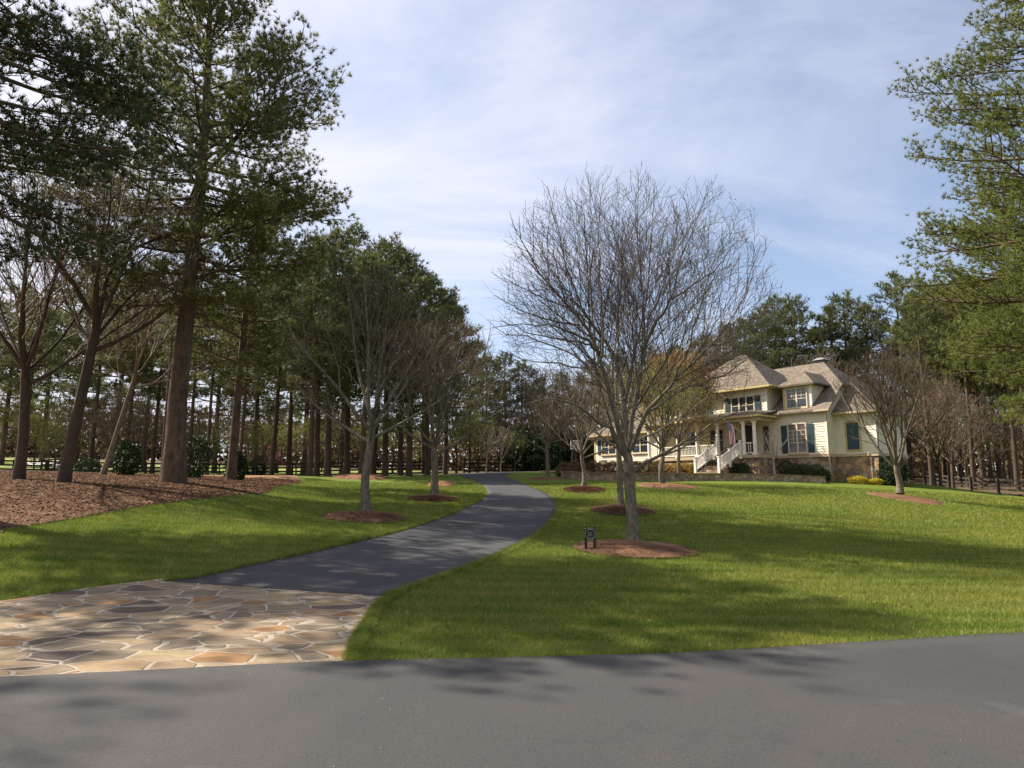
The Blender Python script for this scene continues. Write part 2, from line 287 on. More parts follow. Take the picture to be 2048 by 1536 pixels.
def straw_mat(nm='pine_straw', c1=(.22, .118, .066), c2=(.12, .066, .040)):
    m = mat(nm, c1, .95, .08, col2=c2, vscale=1.1, bump=.9, bscale=30, detail=9)
    t = m.node_tree
    p = [n for n in t.nodes if n.type == 'BSDF_PRINCIPLED'][0]
    l = p.inputs['Base Color'].links[0]; src = l.from_socket
    tcn = nd(t, 'ShaderNodeTexCoord'); n2 = nd(t, 'ShaderNodeTexNoise', i_Scale=28., i_Detail=4.0, i_Roughness=.8, i_Distortion=1.5); lk(t, tcn.outputs['Object'], n2.inputs['Vector'])
    r2 = nd(t, 'ShaderNodeMapRange'); lk(t, n2.outputs['Fac'], r2.inputs[0]); r2.inputs[1].default_value = .35; r2.inputs[2].default_value = .65; r2.inputs[3].default_value = .5; r2.inputs[4].default_value = 1.4
    mu = nd(t, 'ShaderNodeMix', data_type='RGBA', blend_type='MULTIPLY'); mu.inputs[0].default_value = 1; lk(t, src, mu.inputs[6]); lk(t, r2.outputs[0], mu.inputs[7]); lk(t, mu.outputs[2], p.inputs['Base Color'])
straw_mat(); straw_mat('bed_straw', (.36, .215, .13), (.20, .115, .07))

# ------------------------------------------------------------------ object helpers
def tag(o, label=None, cat=None, group=None, kind=None):
    if label: o['label'] = label
    if cat: o['category'] = cat
    if group: o['group'] = group
    if kind: o['kind'] = kind
    return o
def fast_mesh(name, V, F, m, parent=None, smooth=False):
    """V (n,3) array, F (k, 3 or 4) array or a list of faces"""
    me = bpy.data.meshes.new(name)
    if isinstance(F, np.ndarray):
        V = np.ascontiguousarray(V, dtype=np.float32); k = F.shape[1]; nf = len(F)
        me.vertices.add(len(V)); me.vertices.foreach_set('co', V.ravel())
        me.loops.add(nf*k); me.loops.foreach_set('vertex_index', np.ascontiguousarray(F, dtype=np.int32).ravel())
        me.polygons.add(nf); me.polygons.foreach_set('loop_start', np.arange(0, nf*k, k, dtype=np.int32))
        try: me.polygons.foreach_set('loop_total', np.full(nf, k, dtype=np.int32))
        except Exception: pass
        me.update(calc_edges=True)
    else:
        me.from_pydata([tuple(map(float, v)) for v in V], [], F); me.update()
    if smooth: me.polygons.foreach_set('use_smooth', np.ones(len(me.polygons), dtype=bool))
    me.materials.append(MATS[m] if isinstance(m, str) else m)
    o = bpy.data.objects.new(name, me); COL.objects.link(o)
    if parent: o.parent = parent
    return o
def empty(name, loc, rz=0.):
    o = bpy.data.objects.new(name, None); COL.objects.link(o); o.location = loc; o.rotation_euler = (0, 0, rz); o.empty_display_size = .3
    return o
class MB:
    """collects simple solids into one mesh"""
    def __init__(s): s.v = []; s.f = []
    def add(s, V, F):
        b = len(s.v); s.v += [tuple(v) for v in V]; s.f += [tuple(b+i for i in f) for f in F]; return s
    def box(s, x0, x1, y0, y1, z0, z1):
        x0, x1 = sorted((x0, x1)); y0, y1 = sorted((y0, y1)); z0, z1 = sorted((z0, z1))
        V = [(x0, y0, z0), (x1, y0, z0), (x1, y1, z0), (x0, y1, z0), (x0, y0, z1), (x1, y0, z1), (x1, y1, z1), (x0, y1, z1)]
        return s.add(V, [(0, 3, 2, 1), (4, 5, 6, 7), (0, 1, 5, 4), (1, 2, 6, 5), (2, 3, 7, 6), (3, 0, 4, 7)])
    def beam(s, a, b, w, h):
        """rectangular beam a->b; w across (horizontal), h vertical"""
        a = np.array(a, float); b = np.array(b, float); d = b-a; d /= np.linalg.norm(d)
        up = np.array([0, 0, 1.]) if abs(d[2]) < .95 else np.array([0, 1., 0])
        sx = np.cross(d, up); sx /= np.linalg.norm(sx); sz = np.cross(sx, d)
        V = [p+sx*w/2*i+sz*h/2*j for p in (a, b) for i, j in ((-1, -1), (1, -1), (1, 1), (-1, 1))]
        return s.add(V, [(0, 1, 2, 3), (7, 6, 5, 4), (0, 4, 5, 1), (1, 5, 6, 2), (2, 6, 7, 3), (3, 7, 4, 0)])
    def lathe(s, cx, cy, prof, n=12):
        V = []; F = []
        for r, z in prof:
            for k in range(n):
                a = 2*math.pi*k/n; V.append((cx+r*math.cos(a), cy+r*math.sin(a), z))
        for i in range(len(prof)-1):
            for k in range(n):
                F.append((i*n+k, i*n+(k+1) % n, (i+1)*n+(k+1) % n, (i+1)*n+k))
        F.append(tuple(range(n-1, -1, -1))); F.append(tuple((len(prof)-1)*n+k for k in range(n)))
        return s.add(V, F)
    def tube(s, pts, rs, n=8):
        V, F = tubes([(np.array(pts, float), np.array(rs, float))], n)
        return s.add(V.tolist(), F.tolist())
    def prism(s, poly, y0, y1, axis='y'):
        """poly in (x,z) extruded along y"""
        k = len(poly)
        V = [(x, y0, z) for x, z in poly]+[(x, y1, z) for x, z in poly]
        return s.add(V, [tuple(range(k)), tuple(range(2*k-1, k-1, -1))]+[(i, i+k, (i+1) % k+k, (i+1) % k) for i in range(k)])
    def build(s, name, m, parent=None, smooth=False):
        return fast_mesh(name, s.v, s.f, m, parent, smooth)
def tubes(lines, sides):
    """lines: list of (pts (n,3), radii (n)) -> V,F quads; grouped by length"""
    groups = {}
    for P, R in lines: groups.setdefault(len(P), []).append((P, R))
    Vs = []; Fs = []; base = 0
    for n, L in groups.items():
        P = np.array([l[0] for l in L], float); R = np.array([l[1] for l in L], float); m = len(L)
        T = np.empty_like(P); T[:, 1:-1] = P[:, 2:]-P[:, :-2]; T[:, 0] = P[:, 1]-P[:, 0]; T[:, -1] = P[:, -1]-P[:, -2]
        T /= np.linalg.norm(T, axis=2, keepdims=True)+1e-9
        mean = np.abs(P[:, -1]-P[:, 0]); ref = np.zeros((m, 3)); ref[np.arange(m), np.argmin(mean, axis=1)] = 1
        A = np.cross(T, ref[:, None, :]); A /= np.linalg.norm(A, axis=2, keepdims=True)+1e-9
        B = np.cross(T, A)
        ang = 2*np.pi*np.arange(sides)/sides
        V = P[:, :, None, :]+R[:, :, None, None]*(A[:, :, None, :]*np.cos(ang)[None, None, :, None]+B[:, :, None, :]*np.sin(ang)[None, None, :, None])
        Vs.append(V.reshape(-1, 3))
        i = np.arange(m)[:, None, None]*n*sides+np.arange(n-1)[None, :, None]*sides
        k = np.arange(sides)[None, None, :]; k2 = (k+1) % sides
        F = np.stack(np.broadcast_arrays(i+k, i+k2, i+sides+k2, i+sides+k), axis=-1).reshape(-1, 4)+base
        Fs.append(F); base += m*n*sides
    return np.concatenate(Vs), np.concatenate(Fs)

def join_tubes(*sets):
    V = []; F = []; b = 0
    for lines, sides in sets:
        if not lines: continue
        v, f = tubes(lines, sides); V.append(v); F.append(f+b); b += len(v)
    return np.concatenate(V), np.concatenate(F)

# ------------------------------------------------------------------ terrain
CP = [  # photo px, py, forward distance in metres
 (1265,1088,18),(1240,1015,26),(1168,976,36),(1095,956,46),(1325,969,38),(1000,1050,21),(1030,1000,31),(990,960,48),(980,947,58),
 (733,1027,22),(868,994,31),(720,952,45),(860,955,48),(600,1000,27),(600,975,36),
 (347,965,26),(125,965,26),(35,959,25),(462,960,32),(0,1062,15),(150,1040,17.5),(300,1012,20.5),(420,998,22.5),(520,988,26),(0,1200,10.2),(200,1100,13.6),(400,1060,16.5),(600,1050,18),(100,1000,20),
 (1800,990,34),(2040,1000,47),(1960,991,52),(1891,985,57),(1849,980,61),(1661,966,45.5),(1500,960,45),(1300,961,46),(1136,957,49),(1772,970,45.5),
 (1500,1000,31),(1500,1050,22.5),(1500,1110,16.0),(1700,1000,31),(1700,1050,23),(1750,1100,17.2),(2048,1025,33),(2048,1060,25),(2048,1110,16.5),(1900,1150,12.6),(1600,1160,12.0),(1250,1150,12.6),
 (0,951,56),(200,955,58),(500,957,60),(735,951,60),(862,950,62),(996,945,66),(1100,942,68),(150,935,78),(150,922,105),(500,945,90),(820,946,90),
]
ctrl = [at(*q) for q in CP]
for x in (-40, -20, -8, 0, 8, 20, 40):
    for y in (-15, 0, 6, 9): ctrl.append(np.array([x*(.5 if y else 1), y, 0.]))
for x, y, z in ((-60, 20, 2.2), (-90, 60, 4), (-110, 100, 7), (-60, 130, 7), (0, 120, 4.5), (60, 120, 3.5), (110, 100, 2.5), (80, 60, 1.2), (60, 30, .4), (-160, -20, 0), (160, -20, 0), (160, 200, 5), (-160, 200, 9), (0, 250, 7), (35, 75, 3.0), (20, 75, 3.3), (45, 62, 2.0), (-25, 20, 1.6), (-30, 35, 2.6), (-22, 12, .5)):
    ctrl.append(np.array([x, y, z], float))
# terrace around the house
AZ = rad(38.6)
HA = at(1661, 960, 46.)
HU = np.array([-math.sin(AZ), math.cos(AZ), 0.]); HN = np.array([-math.cos(AZ), -math.sin(AZ), 0.])
def HW(u, n, z=0.):
    p = HA+HU*u+HN*n; return np.array([p[0], p[1], z])
for u, n, z in ((4, 1.0, 2.5), (8, 3, 2.72), (12, 3, 2.85), (16, 3, 3.0), (20, 3, 3.15), (22, 0, 3.2), (10, -8, 3.0), (2, -8, 2.6), (-4, -6, 2.0), (-2, 0, 1.98), (1, .6, 2.15)):
    p = HW(u, n, z); ctrl.append(p)
ctrl = np.array(ctrl)
D = np.linalg.norm(ctrl[:, None, :2]-ctrl[None, :, :2], axis=2)
n_ = len(ctrl); Mx = np.zeros((n_+1, n_+1)); Mx[:n_, :n_] = D-np.eye(n_)*.15; Mx[:n_, n_] = 1; Mx[n_, :n_] = 1
wts = np.linalg.solve(Mx, np.append(ctrl[:, 2], 0))
gx = np.arange(-160, 161, 1.); gy = np.arange(-20, 251, 1.)
GX, GY = np.meshgrid(gx, gy)
GZ = np.full(GX.shape, wts[n_])
for i in range(n_): GZ += wts[i]*np.hypot(GX-ctrl[i, 0], GY-ctrl[i, 1])
k = np.exp(-.5*(np.arange(-4, 5)/1.5)**2); k /= k.sum()
Zp = np.pad(GZ, 4, mode='edge')
Zp = sum(k[i]*Zp[:, i:i+GZ.shape[1]] for i in range(9)); GZ = sum(k[i]*Zp[i:i+GZ.shape[0], :] for i in range(9))
flat = np.clip((GY-7.5-.12*GX)/3.0, 0, 1); flat = flat*flat*(3-2*flat)
GZ = GZ*flat
def H(x, y):
    x = np.asarray(x, float); y = np.asarray(y, float)
    fx = np.clip(x+160, 0, 319.999); fy = np.clip(y+20, 0, 269.999)
    i = fx.astype(int); j = fy.astype(int); a = fx-i; b = fy-j
    return (GZ[j, i]*(1-a)+GZ[j, i+1]*a)*(1-b)+(GZ[j+1, i]*(1-a)+GZ[j+1, i+1]*a)*b
YS = np.arange(3, 150, .04)
def G(px, py):
    """point of the ground seen at a photo pixel"""
    u = (px-1024)/FPX; v = (768-py)/FPX; k_ = YS/(_c-v*_s)
    d = CAMZ+(_s+v*_c)*k_-H(u*k_, YS)
    i = int(np.argmax(d < 0)) if (d < 0).any() else len(YS)-1
    x = u*k_[i]; return np.array([x, YS[i], float(H(x, YS[i]))])
def P(px, Y, dz=0.):
    """ground point in the column px at forward distance Y"""
    x = (px-1024)/FPX*Y*1.0117; return np.array([x, Y, float(H(x, Y))+dz])
xs = np.concatenate([[-2500, -1200, -600, -300, -220], gx, [220, 300, 600, 1200, 2500]])
ys = np.concatenate([[-600, -200, -80, -40], gy, [300, 400, 600, 1000, 1800, 3000]])
MXX, MYY = np.meshgrid(xs, ys); V = np.stack([MXX, MYY, H(MXX, MYY)], -1).reshape(-1, 3)
nx, ny = len(xs), len(ys); ii = (np.arange(ny-1)[:, None]*nx+np.arange(nx-1)[None, :]).ravel()
lawn = fast_mesh('ground', V, np.stack([ii, ii+1, ii+nx+1, ii+nx], 1), 'ground', smooth=True)
tag(lawn, 'mown green lawn rising from the road to the woods', None, None, 'structure')
def smooth(x, a, b):
    t = np.clip((x-a)/(b-a), 0, 1); return t*t*(3-2*t)
fx_, fy_ = V[:, 0], V[:, 1]
woods = np.maximum(smooth(fy_, 62, 66), smooth(np.abs(fx_-0), 34, 44)*smooth(fy_, 18, 28))
right = smooth(fx_-(45-.55*(fy_-40)), -2, 2)*smooth(fy_, 34, 40)
woods = np.maximum(woods, right)
meadow = smooth(-fx_, 6, 16)*smooth(fy_, 62, 68)*(1-smooth(fy_, 100, 112))
ca = lawn.data.color_attributes.new('zone', 'FLOAT_COLOR', 'POINT')
arr = np.zeros((len(V), 4), np.float32); arr[:, 0] = woods*(1-meadow); arr[:, 1] = meadow; arr[:, 3] = 1
ca.data.foreach_set('color', arr.ravel())

def resample(pts, n):
    pts = np.array(pts, float); m = len(pts)
    # Catmull-Rom through the points, then even spacing
    q = np.vstack([2*pts[0]-pts[1], pts, 2*pts[-1]-pts[-2]]); out = []
    for i in range(1, m):
        for t in np.linspace(0, 1, 24, endpoint=False):
            a, b, c, d = q[i-1], q[i], q[i+1], q[i+2]
            out.append(.5*((2*b)+(c-a)*t+(2*a-5*b+4*c-d)*t*t+(3*b-a-3*c+d)*t**3))
    out.append(pts[-1]); out = np.array(out)
    L = np.append(0, np.cumsum(np.linalg.norm(np.diff(out[:, :2], axis=0), axis=1)))
    s = np.linspace(0, L[-1], n)
    return np.stack([np.interp(s, L, out[:, k]) for k in range(out.shape[1])], 1)
def strip(name, left, right, na, nc, m, lift, label, crown=0., kind='structure'):
    a = resample(left, na); b = resample(right, na)
    t = np.linspace(0, 1, nc-2); e_ = .02/float(np.median(np.linalg.norm(a[:, :2]-b[:, :2], axis=1))); t = np.concatenate([[0, e_], t[1:-1], [1-e_, 1]])[None, :, None]
    XY = a[:, None, :2]*(1-t)+b[:, None, :2]*t
    Z = H(XY[..., 0], XY[..., 1])+lift+crown*np.sin(np.pi*t[..., 0])
    Z[:, 0] -= .04+lift; Z[:, -1] -= .04+lift
    V = np.concatenate([XY, Z[..., None]], 2).reshape(-1, 3)
    ii = (np.arange(na-1)[:, None]*nc+np.arange(nc-1)[None, :]).ravel()
    o = fast_mesh(name, V, np.stack([ii, ii+1, ii+nc+1, ii+nc], 1), m, smooth=True)
    tag(o, label, kind=kind)
    return o, np.vstack([a[:, :2], b[::-1, :2]])
# road: its far edge runs (0,1362) -> (2048,1270)
edge = [G(*q)[:2] for q in ((0, 1362), (350, 1345), (700, 1328), (1000, 1322), (1360, 1312), (1700, 1292), (2048, 1270))]
e0 = edge[0]+(edge[0]-edge[1])*30; e1 = edge[-1]+(edge[-1]-edge[-2])*30
far_edge = [(-60, -3.5), (-30, 1.0), (-14, 4.3)]+[tuple(e) for e in edge]+[(12, 9.0), (30, 13.5), (60, 20)]
near_edge = [(x, y-9.5) for x, y in far_edge]
road, road_poly = strip('road', far_edge, near_edge, 260, 24, 'road_asphalt', .036, 'grey asphalt road across the foreground')
LD = [(330,1165),(395,1157),(480,1137),(600,1111),(700,1088),(790,1066),(870,1041),(925,1018),(962,1000),(974,985),(962,969),(935,957),(918,951)]
RD = [(775,1196),(800,1187),(880,1158),(960,1130),(1030,1100),(1080,1068),(1108,1040),(1118,1015),(1110,1000),(1088,985),(1060,974),(1036,963),(1016,955)]
ld = [G(*q)[:2] for q in LD]; rd = [G(*q)[:2] for q in RD]
ld += [tuple(P(900, 60)[:2]), tuple(P(930, 66)[:2]), tuple(P(1010, 70)[:2]), tuple(P(1120, 71)[:2]), (14, 72)]
rd += [tuple(P(1012, 55)[:2]), tuple(P(1024, 59)[:2]), tuple(P(1050, 63.5)[:2]), tuple(P(1100, 66)[:2]), (14, 67)]
drive, drive_poly = strip('driveway', ld, rd, 240, 14, 'drive_asphalt', .026, 'dark asphalt driveway curving up to the house', .0)
# flagstone apron
fa = [G(*q)[:2] for q in ((-60, 1213), (0, 1205), (120, 1187), (240, 1170), (345, 1158), (376, 1158), (500, 1169), (640, 1180), (797, 1190))]
fb0 = [G(*q)[:2] for q in ((-60, 1366), (0, 1362), (120, 1356), (240, 1350), (350, 1345), (420, 1342), (520, 1337), (610, 1332), (703, 1327))]
fa = [(-8.4, 8.1), (-7.0, 9.3)]+[tuple(q) for q in fa]; fb0 = [(-8.0, 5.2), (-6.4, 5.45)]+[tuple(q) for q in fb0]
fr = [G(*q)[:2] for q in ((797, 1190), (765, 1212), (738, 1248), (717, 1285), (703, 1327))]
na = 120; a = np.array(resample([(x, y) for x, y in fa], na)); b = np.array(resample([(x, y) for x, y in fb0], na))
frs = resample(fr, 16)
b = b-np.array([0, .12]); b[:, 0] = b[:, 0]
rows = []
for j in range(16):
    t = j/15; row = a*(1-t)+b*t
    end = frs[j]; w = np.linspace(0, 1, na)[:, None]**3
    row = row+(end-row[-1])*w; rows.append(row)
FV = np.array(rows); FZ = H(FV[..., 0], FV[..., 1])+.020
FVV = np.concatenate([FV, FZ[..., None]], 2).reshape(-1, 3); ii = (np.arange(15)[:, None]*na+np.arange(na-1)[None, :]).ravel()
apron = fast_mesh('flagstone_paving', FVV, np.stack([ii, ii+na, ii+na+1, ii+1], 1), 'flagstone', smooth=True)
tag(apron, 'tan and rust flagstone apron set in pale mortar at the drive mouth', kind='structure')
apron_poly = np.vstack([FV[0], frs, FV[-1][::-1]])
# pine straw bed on the left
bb = [G(*q)[:2] for q in ((-60, 1071), (0, 1062), (90, 1050), (150, 1040), (230, 1025), (300, 1012), (370, 1003), (440, 996), (520, 989), (545, 980), (560, 972), (600, 966))]
bb = [(-30, 12), (-18, 13.2)]+[tuple(q) for q in bb]
bt = [(-52, 34), (-48, 40)]+[tuple(P(px, 50)[:2]) for px in (-60, 0, 90, 150, 230, 300, 370, 440, 500, 540, 570, 600)]
bed, bed_poly = strip('pine_straw_bed', bb, bt, 160, 50, 'bed_straw', .05, 'brown pine straw bed under the pines at left')
def pip(x, y, poly):
    r = np.zeros(x.shape, bool); n = len(poly); j = n-1
    for i in range(n):
        xi, yi = poly[i]; xj, yj = poly[j]
        c_ = ((yi > y) != (yj > y)) & (x < (xj-xi)*(y-yi)/(yj-yi+1e-12)+xi); r ^= c_; j = i
    return r
# mulch islands round the trees: (px, py, half width across, half depth, dome)
ISL = [('beneath the large bare tree beside the low sign', 1268, 1101, 112, 1.6, .12), ('beneath the second bare tree behind the large one', 1244, 1022, 58, 1.5, .12), ('beneath the tree nearest the drive at left', 730, 1036, 76, 1.5, .13),
       ('beneath the second tree left of the drive', 866, 999, 46, 1.7, .12), ('beneath the small tree right of the drive bend', 1168, 980, 38, 1.7, .12), ('beneath the far tree near the drive crest', 1092, 958, 32, 2., .12),
       ('beneath the copper tree before the stone wall', 1332, 972, 60, 2.4, .07), ('beneath the spreading bare tree at the right', 1808, 996, 58, 2.6, .06), ('near the crest of the drive at left', 722, 955, 56, 2.4, .2), ('behind the second tree left of the drive', 885, 969, 30, 2.2, .15)]
isl = []
rg = np.random.default_rng(5)
for lab, px, py, hw, hd, dome in ISL:
    c0 = G(px, py); rx = hw/1381*c0[1]
    isl.append((c0[0], c0[1], rx, hd))
    na_, nr = 56, 9; V = [(c0[0], c0[1], c0[2]+dome)]; F = []
    ph = rg.random(4)*6
    for r in range(1, nr+1):
        f = r/nr
        for k in range(na_):
            an = 2*math.pi*k/na_; wob = 1+.06*math.sin(2*an+ph[0])+.05*math.sin(3*an+ph[1])+.035*math.sin(7*an+ph[2])+.03*math.sin(13*an+ph[3])+.02*math.sin(23*an)
            x = c0[0]+rx*f*wob*math.cos(an); y = c0[1]+hd*f*wob*math.sin(an)
            V.append((x, y, float(H(x, y))+dome*(1-f*f)**.9+.02*rg.random()*(r < nr)+(.03 if r < nr else -.03)))
    for k in range(na_): F.append((0, 1+k, 1+(k+1) % na_))
    for r in range(nr-1):
        for k in range(na_): a0 = 1+r*na_+k; a1 = 1+r*na_+(k+1) % na_; F.append((a0, a0+na_, a1+na_, a1))
    o = fast_mesh('mulch_bed', V, F, 'pine_straw', smooth=True); tag(o, 'pine straw mulch mound '+lab, kind='structure')

# ------------------------------------------------------------------ generic foliage builders
def unit(v): return v/(np.linalg.norm(v, axis=-1, keepdims=True)+1e-9)
def tufts(C, Dn, L, w, K, rng, spread=1.1):
    """K blades per tuft centre -> triangles"""
    n = len(C); C = np.repeat(C, K, 0); Dn = np.repeat(Dn, K, 0)
    r = rng.normal(size=(n*K, 3)); d = unit(Dn+r*spread*.55)
    ll = L*rng.uniform(.65, 1.2, (n*K, 1)); side = unit(np.cross(d, rng.normal(size=(n*K, 3))))*w*.5
    V = np.stack([C-side, C+side, C+d*ll], 1).reshape(-1, 3)
    return V, np.arange(n*K*3).reshape(-1, 3)
def leaves(C, size, rng, aspect=.6):
    n = len(C); d = unit(rng.normal(size=(n, 3))); s = unit(np.cross(d, rng.normal(size=(n, 3))))
    sz = size*rng.uniform(.6, 1.3, (n, 1))
    V = np.stack([C, C+d*sz*.5+s*sz*aspect*.5, C+d*sz, C+d*sz*.5-s*sz*aspect*.5], 1).reshape(-1, 3)
    return V, np.arange(n*4).reshape(-1, 4)
def polyline(rng, p, d, L, n, up=0., wob=.1):
    pts = [p]; d = np.array(d, float)
    for i in range(n-1):
        d = d+rng.normal(size=3)*wob+np.array([0, 0, up]); d /= np.linalg.norm(d)
        p = p+d*L/(n-1); pts.append(p)
    return np.array(pts), d
def pine_geo(h, h0, R, rng, nb, nsec, ntuft, lean=None, r0=.3, stubs=8, round_top=.5, branch_up=.0, keep=None):
    """local coordinates; returns trunk lines, branch lines, tuft centres and directions"""
    z = np.linspace(0, 1, 14); tr = np.zeros((14, 3)); tr[:, 2] = z*h
    if lean is not None:
        tr[:, 0] = np.interp(z*h, lean[0], lean[1]); tr[:, 1] = np.interp(z*h, lean[0], lean[2] if len(lean) > 2 else [0]*len(lean[0]))
    else:
        a = rng.normal(size=2)*.12; tr[:, 0] = a[0]*np.sin(z*3)+rng.normal()*.02*h*z; tr[:, 1] = a[1]*np.sin(z*2.5)
    rr = r0*(1-z)**.75*.93+.03; rr[0] = r0*1.28; rr[1] = r0*.97
    trunk = [(tr, rr)]; br = []; C = []; Dd = []
    def tp(zh): return np.array([np.interp(zh, tr[:, 2], tr[:, 0]), np.interp(zh, tr[:, 2], tr[:, 1]), zh])
    for i in range(nb):
        f = (i+rng.random()*.9)/nb; zh = h0+(h*.985-h0)*f**.9
        prof = (math.sin(math.pi*min(1, .22+.62*f))**.8)*(1-f**3*.75)
        if f < .18: prof *= .55+2.4*f
        L = R*prof*rng.uniform(.62, 1.12); az = i*2.399+rng.normal()*.4
        el = -.12+.75*f**1.5+branch_up+rng.normal()*.1
        d = np.array([math.cos(az)*math.cos(el), math.sin(az)*math.cos(el), math.sin(el)])
        if keep is not None and not keep(az, f, rng): continue
        P0 = tp(zh); pts, dl = polyline(rng, P0, d, L, 7, .035, .07)
        rb = .018+.016*L*(1-.5*f); br.append((pts, np.linspace(rb, .012, 7)))
        m = max(3, int(nsec*L/R+.5))
        for j in range(m):
            t = .28+.72*(j+rng.random()*.7)/m; t = min(t, .99); x = t*6; k_ = int(x); fr_ = x-k_
            q = pts[k_]*(1-fr_)+pts[min(k_+1, 6)]*fr_; td = unit(pts[min(k_+1, 6)]-pts[k_])
            sd_ = unit(np.cross(td, [0, 0, 1]))*(1 if j % 2 else -1); an = rng.uniform(.5, 1.0)
            dd = unit(td*math.cos(an)+sd_*math.sin(an)+np.array([0, 0, rng.uniform(-.08, .4)]))
            l2 = L*rng.uniform(.24, .42)*(1.25-.7*t)+.2
            sp, sdn = polyline(rng, q, dd, l2, 4, .08, .12)
            br.append((sp, np.array([.014, .011, .008, .006])*(1+.15*L)))
            kk = max(2, int(ntuft*(.6+.4*l2)))
            for s_ in range(kk):
                tt = .42+.58*(s_+rng.random())/kk; x = min(tt, .99)*3; k2 = int(x); f2 = x-k2
                c_ = sp[k2]*(1-f2)+sp[k2+1]*f2+rng.normal(size=3)*.075*(1+l2)+np.array([0, 0, .05])
                C.append(c_); Dd.append(unit(sdn*.5+rng.normal(size=3)*.45+np.array([0, 0, .5])))
        C.append(pts[-1]); Dd.append(dl)
    for i in range(stubs):
        zh = h0*rng.uniform(.45, 1.05); az = rng.random()*6.28; d = np.array([math.cos(az), math.sin(az), rng.uniform(-.25, .3)]); pts, _ = polyline(rng, tp(zh), d, rng.uniform(.5, 2.), 5, 0, .15); br.append((pts, np.linspace(.025, .006, 5)))
    return trunk, br, np.array(C), np.array(Dd)
def make_pine(name, loc, label, group, needle, blade, width, K, bark='pine_bark', category='pine tree', seed=1, rz=0., sides=12, **kw):
    rng = np.random.default_rng(seed)
    tr, br, C, Dd = pine_geo(rng=rng, **kw)
    root = empty(name, loc, rz); tag(root, label, category, group)
    V, F = join_tubes((tr, sides), (br, 4)); fast_mesh('trunk', V, F, bark, root, True)
    V, F = tufts(C, Dd, blade, width, K, rng); fast_mesh('crown', V, F, needle, root)
    return root
def copy_tree(root, loc, scale, rz, label, group=None):
    c = root.copy(); COL.objects.link(c); c.location = loc; c.scale = scale; c.rotation_euler = (0, 0, rz); c['label'] = label
    if group: c['group'] = group
    for ch in root.children:
        d = ch.copy(); COL.objects.link(d); d.parent = c
    return c
# bare trees
def grow(out, rng, p, d, L, r, lvl, maxl, dens, env, up):
    for _ in range(3):
        if env is None: break
        e = p+d*L*.9; q = (e-env[0])/env[1]
        if (q*q).sum() > 1: L *= .7
        else: break
    if L < .12: return
    n = 7 if lvl <= 1 else 5 if lvl == 2 else 4
    pts, _ = polyline(rng, p, d, L, n, up*(1.2 if lvl > 1 else 1), .055+.014*lvl)
    r1 = max(.0032, r*.4); out[min(lvl, 4)].append((pts, np.linspace(r, r1, n)))
    if lvl >= maxl: return
    kids(out, rng, pts, L, r, lvl, maxl, dens, env, up, .18 if lvl > 1 else .25)
def kids(out, rng, pts, L, r, lvl, maxl, dens, env, up, t0):
    n = len(pts); m = max(2, int(L*dens[lvl]+rng.random())); az0 = rng.random()*6
    for j in range(m):
        t = t0+(1-t0)*(j+.3+.6*rng.random())/m; t = min(t, .985); x = t*(n-1); k_ = int(x); f = x-k_
        q = pts[k_]*(1-f)+pts[k_+1]*f; td = unit(pts[k_+1]-pts[k_]); a = unit(np.cross(td, [.3, .2, 1.])); b = np.cross(td, a)
        az = az0+j*2.4; an = rng.uniform(.42, .78)
        d = unit(td*math.cos(an)+(a*math.cos(az)+b*math.sin(az))*math.sin(an)+np.array([0, 0, .08]))
        l2 = min(L*rng.uniform(.36, .66)*(1.15-.55*t), 3.2)
        r2 = max(.0045, r*(1-.6*t)*rng.uniform(.28, .45))
        grow(out, rng, q, d, l2, r2, lvl+1, maxl, dens, env, up)
def finish_bare(root, out, trunk_lines, rng, bark, twig, leaf=None, leaf_n=0, leaf_size=.05, tw=1.):
    V, F = join_tubes((trunk_lines, 12), (out[0]+out[1], 7)); fast_mesh('trunk', V, F, bark, root, True)
    tw_ = [(p, r*tw) for p, r in out[2]+out[3]+out[4]]
    if tw_: V, F = tubes(tw_, 3); fast_mesh('crown', V, F, twig, root, True)
    if leaf:
        ends = [l[0] for l in out[3]+out[4]] or [l[0] for l in out[2]]
        E = np.concatenate(ends); idx = rng.integers(0, len(E), leaf_n); Cc = E[idx]+rng.normal(size=(leaf_n, 3))*leaf_size*1.6
        V, F = leaves(Cc, leaf_size, rng); fast_mesh('leaves', V, F, leaf, root)
